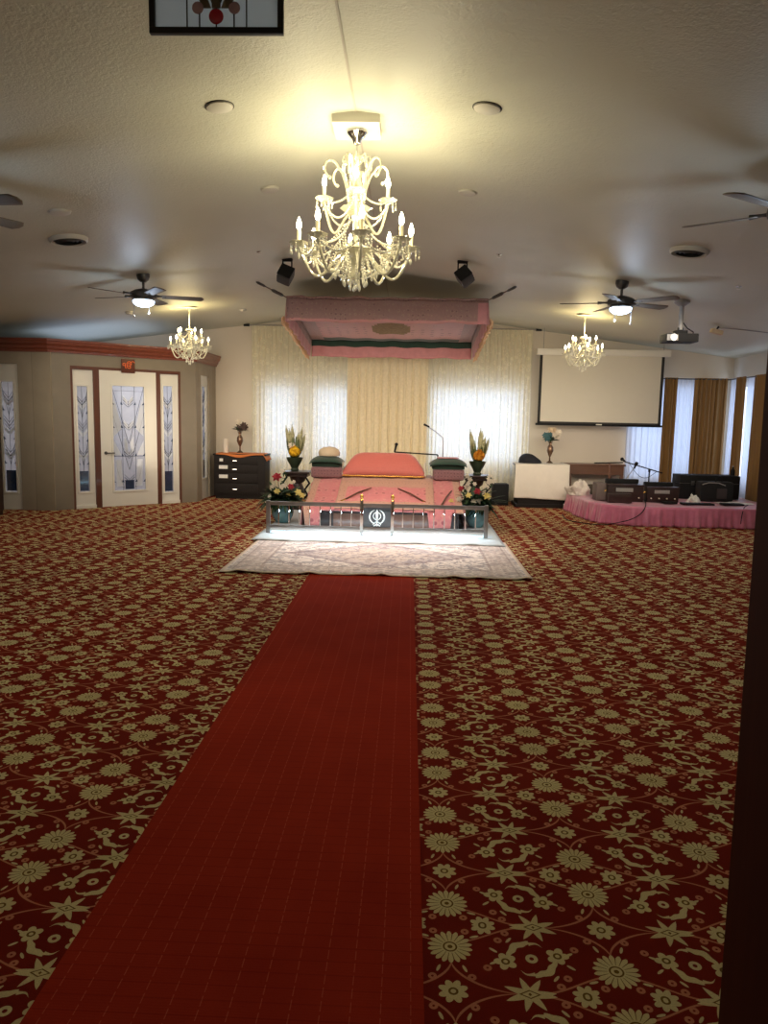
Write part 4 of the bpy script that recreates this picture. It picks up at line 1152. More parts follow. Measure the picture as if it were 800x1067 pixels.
# ================================================================== RIGHT TABLE WITH WHITE CLOTH
ty = 12.45; tx0, tx1 = aty(538, 500, ty).x, aty(592, 500, ty).x; tz = aty(565, 484, ty).z
tb = thing('side_table', 'dark low table under a white cloth beneath the projection screen', 'table', (tx0, ty, 0))
tw = tx1-tx0
g = G(); g.box(.0, tw, .02, .55, tz-.04, tz-.006, bevel=.006); g.build('tabletop', m_brown, tb)
g = G(); g.box(.04, tw-.03, .03, .52, .06, tz-.04); g.build('cabinet_body', m_dkwood, tb)
g = G(); g.box(.0, tw, .01, .55, 0, .06, bevel=.006); g.build('plinth', m_dkwood, tb)
def tcl(u, v):
    x = -.025+(tw+.035)*u; 
    if v < .62:
        q = v/.62; hem = .165+.0*u-.03*u
        z = hem+(tz-hem)*q; y = -.01-.022*(1-q)*(1+math.sin(u*16))*.5-.012*math.sin(u*9+2)*(1-q); x += (u-.5)*.03*(1-q)
    else:
        q = (v-.62)/.38; z = tz+.004; y = .0+.5*q
    return Vector((x, y, z))
g = G(); g.grid(tcl, 50, 34)
g.grid(lambda u, v: Vector((tw+.012+.012*math.sin(u*14)*v, .5*u, tz+.004-(.25+.08*math.sin(u*4))*v)), 16, 10)
o = g.build('tablecloth', m_whitecloth, loc=(tx0, ty, 0), solid=.004); tag(o, 'white cloth covering the low table beneath the projection screen', 'tablecloth')
bp_ = aty(552, 480, ty+.2)
def bagf(u, v):
    th = u*2*PI; s = math.sin(PI*v/1.0*.5+.0001); c_ = math.cos(PI*v*.5)
    r = s; return Vector((.19*r*math.cos(th)*(1+.08*math.sin(3*th)), .13*r*math.sin(th), .15*c_**.8*(1-.35*math.cos(th)*r-.15*math.sin(2*th+1)*r)))
g = G(); g.grid(lambda u, v: bagf(u, 1-v), 24, 10); o = g.build('folded_bag', m_navy, loc=(bp_.x+.01, ty+.22, tz+.008)); tag(o, 'crumpled navy black bag on the white covered table', 'bag')
vx = aty(572.5, 480, ty+.3)
goblet_vase((vx.x, ty+.3, tz+.01), 'bronze goblet vase of teal and white flowers on the white covered table', 32, ((m_teal, 'teal_flower', 5, -.05, .44, .06), (m_wpetal, 'white_flower', 5, .06, .48, .06), (m_beige, 'tan_flower', 2, 0, .52, .04)), 1.02)
# long wooden bench behind
bx0, bx1 = aty(590, 490, 13.05).x, aty(651, 490, 13.05).x
bz1, bz0 = aty(620, 483.5, 13.05).z, aty(620, 494.5, 13.05).z
bt = thing('wooden_bench_table', 'long brown wooden table against the back wall behind the stage', 'table', (bx0, 13.0, 0))
g = G(); g.box(-.05, bx1-bx0, 0, .36, bz1-.03, bz1, bevel=.006); g.build('tabletop', m_brown, bt)
g = G(); g.box(0, bx1-bx0-.03, .02, .045, bz0, bz1-.03); g.build('apron', m_brown, bt)
for x in (.04, .72, bx1-bx0-.08):
    g = G(); g.box(x, x+.05, .03, .08, 0, bz0, bevel=.004); g.build('leg', m_brown, bt)

# ================================================================== MUSICIANS' STAGE
ST = .27
plan = [(2.62, 12.38), (2.6, 12.1), (2.62, 11.5), (2.66, 11.05), (2.78, 10.75), (3.0, 10.55), (3.4, 10.5), (5.34, 10.5), (5.34, 12.38)]
g = G(); g.prism([(x*(1) + (.03 if x < 3 else -.02), y + (.04 if y < 11 else -.03)) for x, y in plan], 0, ST-.012)
stg = g.build('stage_platform', m_brown, smooth=0); tag(stg, 'low wooden stage hidden under the pink satin cloth', 'stage')
g = G()
# top as grid clipped by plan outline (scanline by y)
def left_x(y):
    pl = plan[:7]
    for (xa, ya), (xb_, yb_) in zip(pl, pl[1:]):
        if yb_ <= y <= ya: q = (ya-y)/(ya-yb_+1e-9); return xa+(xb_-xa)*q
    return 3.4
def topf(u, v):
    y = 10.502+1.87*v; x0 = left_x(y) if y > 10.56 else 3.0+(10.56-y)*6
    x = x0+(5.34-x0)*u
    return Vector((x, y, ST+.004*math.sin(x*9+y*7)+.003*math.sin(x*23)))
g.grid(topf, 60, 34)
# skirt along the outline
pp = [Vector(p) for p in plan[:8]]; Ls = [0]
for a, b2 in zip(pp, pp[1:]): Ls.append(Ls[-1]+(b2-a).length)
def along(s):
    for i in range(len(pp)-1):
        if s <= Ls[i+1]+1e-9:
            q = (s-Ls[i])/(Ls[i+1]-Ls[i]); d = (pp[i+1]-pp[i]).normalized(); return pp[i].lerp(pp[i+1], q), Vector((d.y, -d.x))
    d = (pp[-1]-pp[-2]).normalized(); return pp[-1], Vector((d.y, -d.x))
def skf(u, v):
    s = u*Ls[-1]; 
    p, _ = along(s); a_, _ = along(max(0, s-.15)); b_, _ = along(min(Ls[-1], s+.15)); d = (b_-a_).normalized(); n = Vector((d.y, -d.x))*-1
    if n.dot(p-Vector((4, 11.7))) < 0: n = -n
    fold = .018*math.sin(s*34+1.5*math.sin(s*5))+.014*math.sin(s*71+2)+.02*math.sin(s*9)
    o_ = v*(.035+fold)
    return Vector((p.x+n.x*o_, p.y+n.y*o_, ST*(1-v)+.006))
g.grid(skf, 320, 10)
o = g.build('satin_stage_cloth', m_sat, smooth=80, solid=.004); tag(o, 'shiny pink satin cloth draped over the low stage with pleated skirt', 'cloth')
SZ = ST+.008
def harmonium(loc, label, w, h, rz=0):
    t = thing('harmonium', label, 'harmonium', loc, rz)
    g = G(); g.box(-w/2, w/2, 0, .3, 0, h*.72, bevel=.008); g.build('case', m_dkred, t)
    g = G(); g.box(-w/2-.01, w/2+.01, -.01, .31, h*.72, h*.8, bevel=.006); g.build('top_board', m_dkred, t)
    g = G(); g.box(-w/2+.02, w/2-.02, .2, .29, h*.8, h, bevel=.01); g.build('bellows', m_black, t)
    g = G(); g.box(-w*.28, w*.2, -.008, .0, h*.46, h*.64, bevel=.003); g.build('name_plate', m_grey, t)
    for k in range(4):
        g = G(); x = -w*.38+k*w*.25; g.tube([(x, 0, h*.2), (x, -.02, h*.2)], .01, 8); g.build('stop_knob', m_wpetal, t)
    for sg in (-1, 1):
        g = G(); g.tube([(sg*w/2, .1, h*.5), (sg*(w/2+.02), .1, h*.45), (sg*(w/2+.02), .2, h*.45), (sg*w/2, .2, h*.5)], .006, 6); g.build('side_handle', m_gold, t)
    return t
p1 = atz(655, 520, SZ); y1h = 11.1
harmonium((aty(652, 510, y1h).x, y1h, SZ), 'dark wooden harmonium at the left of the stage with grey plate', .52, .32)
harmonium((aty(691, 512, y1h+.05).x, y1h+.05, SZ), 'dark wooden harmonium nearest the black case, right of first one', .46, .28)
bx2 = aty(646, 518, 10.95); g = G(); g.box(-.17, .17, 0, .13, 0, .13, bevel=.006); o = g.build('wooden_box', m_dkred, loc=(bx2.x, 10.94, SZ)); tag(o, 'small dark wooden box in front of the left harmonium', 'box')
gp = aty(630, 508, 11.2); g = G(); g.box(-.08, .08, 0, .26, 0, .26, bevel=.02); o = g.build('grey_amplifier', M('grey_brown_vinyl', (104, 92, 86), .6, var=.1), loc=(gp.x-.04, 11.2, SZ)); tag(o, 'small grey amplifier box left of the first harmonium', 'amplifier')
# pale bundle at the back left of the stage
wp = aty(597, 506, 12.1)
from mathutils import noise as mnoise
def lump(rx, ry, rz_, seed, amp=.35):
    def fn(u, v):
        th = 2*PI*(u % 1.0); s_ = math.sin(PI/2*v); c_ = math.cos(PI/2*v)
        d = Vector((math.cos(th)*s_, math.sin(th)*s_, c_))
        k = 1+amp*mnoise.noise(d*1.7+Vector((seed, 0, 0)))+amp*.4*mnoise.noise(d*5+Vector((0, seed, 0)))
        return Vector((rx*d.x*k, ry*d.y*k, max(0, rz_*(d.z**.8 if d.z > 0 else 0)*k)))
    return fn
g = G(); g.grid(lump(.19, .14, .19, 3.1, .55), 40, 16)
o = g.build('white_bundle', M('off_white_bundle_cloth', (206, 196, 184), .85, var=.08, bump=.5, bscale=18), loc=(wp.x+.06, 12.0, SZ)); tag(o, 'crumpled off white cloth bundle at rear left of the pink stage', 'bundle')
dk = aty(614, 504, 12.3); g = G()
g.grid(lambda u, v: Vector((.26*math.cos(2*PI*u)*math.sin(PI/2*v), .1*math.sin(2*PI*u)*math.sin(PI/2*v), .15*math.cos(PI/2*v)**.7*(1+.2*math.sin(5*u*2*PI)*math.sin(PI*v)))), 26, 8)
o = g.build('dark_bag', M('dark_olive_bag', (62, 54, 46), .8, var=.2, bump=.4), loc=(dk.x+.1, 12.2, SZ)); tag(o, 'dark soft bag between the white bundle and first harmonium', 'bag')
# long black case + bag + amp
cp = aty(735, 510, 11.75)
t = thing('equipment_case', 'long black equipment case at the back of the stage', 'case', (cp.x+.02, 11.75, SZ))
g = G(); g.box(-.42, .5, 0, .36, 0, .37, bevel=.015); g.build('body', m_black, t)
g = G(); g.box(-.42, .5, -.006, .36, .24, .25); g.build('lid_seam', m_darkmetal, t)
for x in (-.25, .3):
    g = G(); g.box(x, x+.05, -.015, 0, .21, .28, bevel=.003); g.build('latch', m_metal, t)
bg = aty(746, 512, 11.45)
t = thing('black_bag', 'black carry bag with a looped handle in front of the equipment case', 'bag', (bg.x, 11.38, SZ))
g = G(); g.box(-.26, .24, 0, .24, 0, .3, bevel=.06, seg=4); g.build('body', m_blackcloth, t)
g = G(); g.tube([(.0, .12, .29), (.015, .12, .35), (.05, .12, .375), (.09, .12, .35), (.1, .12, .29)], .012, 8); g.build('handle', m_black, t)
g = G(); g.box(-.02, .13, -.012, 0, .05, .2, bevel=.01); g.build('pocket', M('dark_grey_pocket', (58, 48, 48), .8, var=.1), t)
g = G(); g.tube([(-.24, -.005, .26), (-.15, -.012, .29), (0, -.012, .285), (.1, -.01, .25)], .007, 6); g.build('piping', m_grey, t)
bt_ = aty(764, 500, 11.9); t = thing('dark_bottle', 'dark bottle standing on the black equipment case', 'bottle', (bt_.x-.02, 11.9, SZ+.372))
g = G(); g.lathe([(0, 0), (.032, 0), (.034, .07), (.03, .085), (.013, .105), (.013, .13), (0, .13)], n=16); g.build('body', m_black, t)
g = G(); g.lathe([(0, .13), (.015, .13), (.015, .15), (0, .15)], n=12); g.build('cap', m_grey, t)
# flat black items and tissue on the stage front
for (px0, px1, py, y, lab) in ((712, 745, 523.5, 10.85, 'flat black keyboard case lying on the stage in front of the black bag'), (754, 776, 523, 10.9, 'flat black pouch lying on the stage near the door jamb'), (692, 706, 521.5, 10.95, 'flat black tablet lying before the second harmonium')):
    a, b2 = aty(px0, py, y), aty(px1, py, y); w = b2.x-a.x
    g = G(); g.box(-w/2, w/2, 0, .16, 0, .025, bevel=.008); o = g.build('flat_case', m_black, loc=((a.x+b2.x)/2, y, SZ)); tag(o, lab, 'case')
tp_ = aty(724, 517, 11.1); g = G(); g.grid(lump(.075, .06, .1, 7.7, .7), 24, 10)
o = g.build('crumpled_tissue', m_paper, loc=(tp_.x, 11.15, SZ)); tag(o, 'crumpled white tissue on the stage beside the black bag', 'tissue')
pa = aty(765, 521, 11.2); g = G(); g.grid(lambda u, v: Vector((-.24+.48*u, .28*v, .004+.008*math.sin(u*8)*math.sin(v*5)+.006)), 12, 8)
o = g.build('white_cloth', m_whitecloth, loc=(pa.x-.02, 11.02, SZ), solid=.003); tag(o, 'flat white cloth on the right part of the pink stage', 'cloth')
# microphone stand behind harmoniums
mb = aty(678, 500, 11.6)
t = thing('microphone_stand', 'black tripod microphone stand with long boom behind the harmoniums', 'microphone stand', (mb.x, 11.7, SZ)); o_ = Vector(t.location)
pz = aty(678, 491, 11.6).z
g = G(); g.tube([(0, 0, .06), (0, 0, pz-SZ)], .011, 8); g.build('pole', m_black, t)
for k in range(3):
    a = 2*PI*k/3+.4; g = G(); g.tube([(0, 0, .12), (.22*math.cos(a), .2*math.sin(a), .01)], .009, 6); g.build('leg', m_black, t)
A_, B_ = aty(690, 493, 11.6), aty(649, 480.5, 11.5)
g = G(); g.tube([A_-o_, B_-o_], .009, 8); g.build('boom', m_black, t)
g = G(); g.lathe([(0, -.02), (.018, -.02), (.018, .02), (0, .02)], (0, 0, pz-SZ), 10); g.build('clutch', m_black, t)
m2 = aty(648, 478.5, 11.45)-o_; g = G(); g.tube([B_-o_+Vector((.03, 0, 0)), m2], [.012, .016], 8); g.ball(m2, .028, 2); g.build('microphone_head', m_black, t)
g = G(); pts = []
for k in range(13):
    q = k/12; p = A_.lerp(B_, .15+.7*q)-o_; pts.append(p+Vector((0, -.01, -.16*math.sin(PI*q))))
g.tube(pts, .004, 5); g.build('cable', m_black, t)
mh, mt_ = aty(663, 483, 11.4), aty(652, 500, 11.25)
t = thing('microphone_stand', 'short tilted microphone stand standing behind the left harmonium', 'microphone stand', (mt_.x, 11.5, SZ)); o_ = Vector(t.location)
g = G(); g.lathe([(0, 0), (.07, 0), (.07, .012), (.015, .025), (0, .025)], n=18); g.build('base', m_black, t)
g = G(); g.tube([(0, 0, .02), (.0, 0, .2), (mh-o_)*.9], .007, 8); g.build('pole', m_grey, t)
g = G(); e_ = mh-o_; g.tube([e_*.86, e_], [.012, .019], 8); g.ball(e_, .028, 2); g.build('microphone_head', m_black, t)
lA, lB = aty(619, 482.5, 11.9), aty(649, 482, 11.8)
t = thing('microphone_stand', 'black stand with level boom before the long brown wooden table', 'microphone stand', (aty(634, 500, 11.9).x, 11.9, SZ)); o_ = Vector(t.location)
g = G(); g.tube([(0, 0, .03), (0, 0, aty(634, 483, 11.9).z-SZ)], .01, 8); g.build('pole', m_brown, t)
g = G(); g.tube([lA-o_, lB-o_], .01, 8); g.build('boom', m_black, t)
g = G(); g.lathe([(0, 0), (.1, 0), (.1, .015), (.02, .03), (0, .03)], n=18); g.build('base', m_black, t)
# cables over the skirt and floor
def cable(name, pts, r, label, mat=m_black):
    P = [Vector(p) for p in pts]; out = []
    for i in range(len(P)-1):
        p0, p1, p2, p3 = P[max(0, i-1)], P[i], P[i+1], P[min(len(P)-1, i+2)]
        for k in range(6):
            q = k/6; out.append(.5*((2*p1)+(p2-p0)*q+(2*p0-5*p1+4*p2-p3)*q*q+(3*p1-p0-3*p2+p3)*q**3))
    out.append(P[-1]); g = G(); g.tube(out, r, 6); return tag(g.build(name, mat), label, 'cable')
sk = lambda px, py, y: aty(px, py, y)
pA = atz(671, 519.5, SZ+.008)
cable('black_cable', [(pA.x, pA.y, SZ+.01), (3.35, 10.6, SZ+.012), (3.25, 10.44, .2), (3.12, 10.4, .12), (2.95, 10.43, .06), (2.7, 10.5, .01), (2.35, 10.9, .008), (2.4, 11.6, .008)], .007, 'black cable trailing from the stage over the pink skirt to the carpet')
cable('black_cable', [(4.9, 10.9, SZ+.012), (4.72, 10.6, SZ+.012), (4.62, 10.43, .2), (4.6, 10.4, .08)], .006, 'short black cable hanging down the right of the pink skirt')
wc = atz(590, 530); t = thing('white_plug', 'small white power adapter on the carpet at the stage corner', 'adapter', (wc.x, wc.y, 0), .5)
g = G(); g.box(-.03, .03, -.05, .05, 0, .08, bevel=.012); g.build('body', m_paper, t)
g = G(); g.tube([(0, .05, .03), (.04, .09, .01), (.1, .1, .006)], .006, 6); g.build('cord', m_paper, t)

# ================================================================== CEILING FIXTURES
def tilt(x): return math.atan(SL)*(1 if x < RX else -1)   # slope angle about y
def on_ceiling(o, x, y, drop=0): o.location = (x, y, ceil_z(x)-drop); o.rotation_euler = (0, -tilt(x), 0); return o
def disc(x, y, r, label, dark=False):
    if not dark:
        t = thing('ceiling_plate', label, 'ceiling plate'); on_ceiling(t, x, y)
        g = G(); g.lathe([(0, -.012), (r*.86, -.012), (r*.9, -.01), (r*.9, .0), (0, .0)], n=32); g.build('cover', m_plate, t)
        g = G(); g.lathe([(r*.93, -.004), (r, -.004), (r, 0), (r*.93, 0)], n=32); g.build('rim', m_ventdark if y < 5 else m_plate, t)
    else:
        t = thing('ceiling_vent', label, 'vent'); on_ceiling(t, x, y)
        g = G(); g.lathe([(r*.84, -.01), (r*.9, -.035), (r, -.02), (r*1.02, 0), (r*.84, 0)], n=36); g.build('rim', m_plate, t)
        g = G()
        for q in (.2, .42, .64): g.lathe([(r*q, -.03), (r*(q+.12), -.012), (r*(q+.14), -.012), (r*(q+.02), -.032)], n=32)
        g.build('louvre_rings', m_ventdark, t)
        g = G(); g.lathe([(0, -.006), (r*.86, -.006), (r*.86, 0), (0, 0)], n=32); g.build('backing', m_ventdark, t)
disc(-1.15, 4.58, .085, 'round white ceiling plate left of the big chandelier, near camera')
disc(.40, 4.57, .085, 'round white ceiling plate right of the big chandelier, near camera')
disc(-1.15, 6.17, .08, 'round ceiling plate farther back, left of the big chandelier crystals')
disc(.41, 6.19, .08, 'round ceiling plate farther back, right of the big chandelier crystals')
disc(-2.82, 6.11, .09, 'round ceiling plate just before the round vent at left')
disc(-3.10, 6.87, .165, 'round dark ceiling vent on the left slope', True)
disc(2.44, 6.96, .165, 'round dark ceiling vent on the right slope', True)
def sprinkler(x, y, label):
    t = thing('sprinkler_head', label, 'sprinkler'); on_ceiling(t, x, y)
    g = G(); g.lathe([(0, 0), (.028, 0), (.028, -.006), (.01, -.01), (.008, -.03), (0, -.03)], n=14); g.build('body', m_chrome, t)
    g = G(); g.lathe([(0, -.034), (.018, -.034), (.018, -.031), (0, -.031)], n=14); g.build('deflector', m_white, t)
sprinkler(3.34, 8.03, 'tiny sprinkler head right of the projector')
sprinkler(.89, 8.14, 'tiny sprinkler head beside the right ceiling speaker')
sprinkler(-1.64, 8.16, 'tiny sprinkler head beside the left ceiling speaker')
def dome(x, y, label):
    t = thing('smoke_detector', label, 'detector'); on_ceiling(t, x, y)
    g = G(); g.lathe([(0, -.04), (.03, -.04), (.05, -.028), (.055, 0), (0, 0)], n=20); g.build('body', m_plate, t)
dome(-4.03, 10.8, 'small round detector on the ceiling behind the left fan')
dome(-2.6, 11.7, 'small round detector on the ceiling near the left small chandelier')

# speakers on yokes
def ceil_speaker(x, y, rz, label):
    t = thing('ceiling_speaker', label, 'speaker', (x, y, ceil_z(x)), 0)
    g = G(); g.box(-.06, .06, -.03, .03, -.01, .004, bevel=.003); g.tube([(-.05, 0, 0), (-.05, 0, -.13)], .009, 6); g.tube([(.05, 0, 0), (.05, 0, -.13)], .009, 6); g.tube([(-.05, 0, -.02), (.05, 0, -.02)], .009, 6); g.build('yoke', m_black, t)
    g = G(); R_ = Matrix.Rotation(rz, 3, 'Y') @ Matrix.Rotation(math.radians(-28), 3, 'X')
    g.box(-.08, .08, -.07, .08, -.27, -.1, bevel=.03, rot=R_, piv=(0, 0, -.14)); g.build('cabinet', m_spk, t)
    g = G(); g.box(-.078, .078, -.082, -.068, -.26, -.11, bevel=.004, rot=R_, piv=(0, 0, -.14)); g.build('grille', m_blackcloth, t)
ceil_speaker(-1.42, 8.67, math.radians(22), 'black speaker on a yoke at the left above the canopy')
ceil_speaker(.55, 8.72, math.radians(-38), 'black speaker on a yoke at the right above the canopy')

# projector
pj = Vector((3.16, 9.14, ceil_z(3.16)))
t = thing('projector', 'black projector on a grey pole from the right ceiling slope', 'projector', pj)
g = G(); g.lathe([(0, .02), (.09, .02), (.09, -.03), (.05, -.06), (.03, -.07), (0, -.07)], n=20); g.build('ceiling_mount', m_grey, t)
g = G(); g.tube([(0, 0, -.05), (0, 0, -.34)], .027, 14); g.build('pole', m_grey, t)
g = G(); g.tube([(-.03, 0, -.33), (.03, 0, -.33)], .02, 8); g.box(-.07, .07, -.06, .06, -.39, -.35, bevel=.006); g.build('bracket', m_black, t)
g = G(); g.box(-.19, .18, -.12, .14, -.49, -.39, bevel=.016); bd = g.build('body', m_black, t)
g = G(); g.lathe([(0, .0), (.035, 0), (.04, .03), (.03, .03), (0, .02)], n=18)
for v in g.b.verts: v.co = Vector((v.co.x-.12, -.12-v.co.z, v.co.y-.44))
g.build('lens', M('projector_lens', (200, 205, 210), .1, metal=.5, var=.05), bd)
g = G(); g.box(-.188, -.06, -.125, -.118, -.475, -.405, bevel=.003); g.build('front_trim', m_grey, bd)
g = G(); g.tube([(.02, 0, -.25), (.08, 0, -.32), (.16, .02, -.36), (.17, .05, -.4)], .007, 6); g.build('cable', m_black, t)
# ceiling box camera
t = thing('ceiling_camera', 'small beige box camera on the ceiling right of the projector', 'camera', (4.14, 10.5, ceil_z(4.14)))
g = G(); g.tube([(0, 0, 0), (-.03, 0, -.05)], .012, 8); g.build('arm', m_black, t)
g = G(); g.box(-.1, .05, -.05, .05, -.1, -.045, bevel=.01, rot=Matrix.Rotation(math.radians(14), 3, 'Y')); g.build('body', m_beige, t)
cable('ceiling_cable', [(4.14, 10.5, ceil_z(4.14)-.02), (4.6, 10.45, ceil_z(4.6)-.004), (5.4, 10.4, ceil_z(5.4)-.004)], .007, 'thin cable along the ceiling right of the box camera', m_grey)

# ------------------------------------------------------------------ fans
def fan(label, loc, off):
    t = thing('ceiling_fan', label, 'ceiling fan', loc, 0, None); t.scale = (1, 1, .86)
    g = G(); g.lathe([(0, .02), (.07, .02), (.072, -.03), (.06, -.075), (.03, -.1), (0, -.1)], n=24); g.build('canopy', m_darkmetal, t)
    g = G(); g.tube([(0, 0, -.09), (0, 0, -.2)], .014, 12); g.build('downrod', m_darkmetal, t)
    g = G(); g.lathe([(0, -.18), (.04, -.185), (.1, -.205), (.145, -.235), (.15, -.27), (.145, -.3), (.1, -.315), (0, -.315)], n=32); g.build('motor_housing', m_darkmetal, t)
    g = G(); g.lathe([(.0, -.315), (.125, -.315), (.13, -.335), (.12, -.34), (0, -.34)], n=32); g.build('light_ring', m_chrome, t)
    g = G(); g.lathe([(.12, -.338), (.115, -.37), (.08, -.4), (.04, -.412), (0, -.415)], n=28); g.build('light_bowl', m_bowl, t)
    for k in range(5):
        a = math.radians(off+72*k); R_ = Matrix.Rotation(a, 3, 'Z')
        g = G()
        def bf(u, v):
            r = .2+.46*u; hw = (.05+.018*u)*(1 if u < .93 else math.sqrt(max(.05, 1-((u-.93)/.075)**2)))
            y = hw*(2*v-1); return R_ @ Vector((r, y, -.275-y*.22))
        g.grid(bf, 16, 4); bl = g.build('blade', m_blade, t, solid=.007)
        g = G(); p_ = [R_ @ Vector(q) for q in ((.13, 0, -.27), (.18, 0, -.268), (.25, 0, -.27))]; g.tube(p_, [.016, .012, .02], 8); g.build('blade_iron', m_darkmetal, bl)
    for x, L in ((.128, .2), (-.07, .14)):
        g = G(); g.tube([(x, 0, -.33), (x, 0, -.33-L)], .0025, 5); pc = g.build('pull_chain', m_metal, t)
        g = G(); g.ball((x, 0, -.33-L-.015), .014, 2, (.8, .8, 1.3)); g.build('chain_pull', m_wpetal, pc)
    light('POINT', 'fan_lamp', (0, 0, -.5), 9, (205, 228, 255), .08, parent=t)
    return t
f1 = fan('ceiling fan with lit bowl hanging over the glazed vestibule side', (-3.04, 8.6, ceil_z(-3.04)+.0), 0)
f2 = dup(f1, (2.30, 8.58, ceil_z(2.3)), 'ceiling fan with lit bowl left of the projector pole')
f1.rotation_euler.z = math.radians(-127); f2.rotation_euler.z = math.radians(-45)
f3 = dup(f1, (-3.1, 4.87, ceil_z(-3.1)), 'ceiling fan at left photo edge, only two blade tips showing')
f4 = fan('ceiling fan at right photo edge, one blade and pull chain showing', (2.32, 4.87, ceil_z(2.32)), -37)
f3.rotation_euler.z = math.radians(-9); f4.rotation_euler.z = PI

# ------------------------------------------------------------------ chandeliers
def candle_arm(t, a, r, zroot, zcup, sw=.012, scale=1.0, beads=True, rnd=RND, rise=.12):
    R_ = Matrix.Rotation(a, 3, 'Z')
    P = []
    for k in range(17):
        q = k/16
        x = .03*scale+(r-.03*scale)*q
        z = zroot+(zcup-zroot)*q-.16*scale*math.sin(PI*q)*(1 if q < 1 else 1)+.05*scale*math.sin(2*PI*q)
        P.append(R_ @ Vector((x, 0, z)))
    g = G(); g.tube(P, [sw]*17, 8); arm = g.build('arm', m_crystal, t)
    c = P[-1]
    g = G(); g.lathe([(0, 0), (.018*scale, 0), (.05*scale, .012*scale), (.062*scale, .026*scale), (.058*scale, .028*scale), (.02*scale, .01*scale), (0, .012*scale)], c, 18, wave=.08, nw=6); g.build('drip_cup', m_crystal, arm)
    g = G(); g.lathe([(0, .01*scale), (.013*scale, .01*scale), (.013*scale, .1*scale), (0, .1*scale)], c, 10); g.build('candle_sleeve', m_sleeve, arm)
    g = G(); g.lathe([(.006*scale, .1*scale), (.014*scale, .112*scale), (.018*scale, .13*scale), (.013*scale, .155*scale), (.004*scale, .178*scale), (0, .182*scale)], c, 10); g.build('bulb', m_bulb, arm)
    g = G()
    for k in range(7):
        th = 2*PI*k/7; p = c+Vector((math.cos(th)*.055*scale, math.sin(th)*.055*scale, .018*scale))
        for j in range(3): g.ball(p+Vector((0, 0, -.014*scale*(j+.5))), .0055*scale, 1)
        g.ball(p+Vector((0, 0, -.014*scale*3.9)), .009*scale, 1, (.8, .8, 1.7))
    g.build('cup_pendants', m_bead, arm)['kind'] = 'stuff'
    return c
def strand(g, a, b2, sag, n, r):
    a, b2 = Vector(a), Vector(b2)
    for k in range(n+1):
        q = k/n; g.ball(a.lerp(b2, q)+Vector((0, 0, -sag*4*q*(1-q))), r*(1+.35*math.sin(PI*q)), 1)
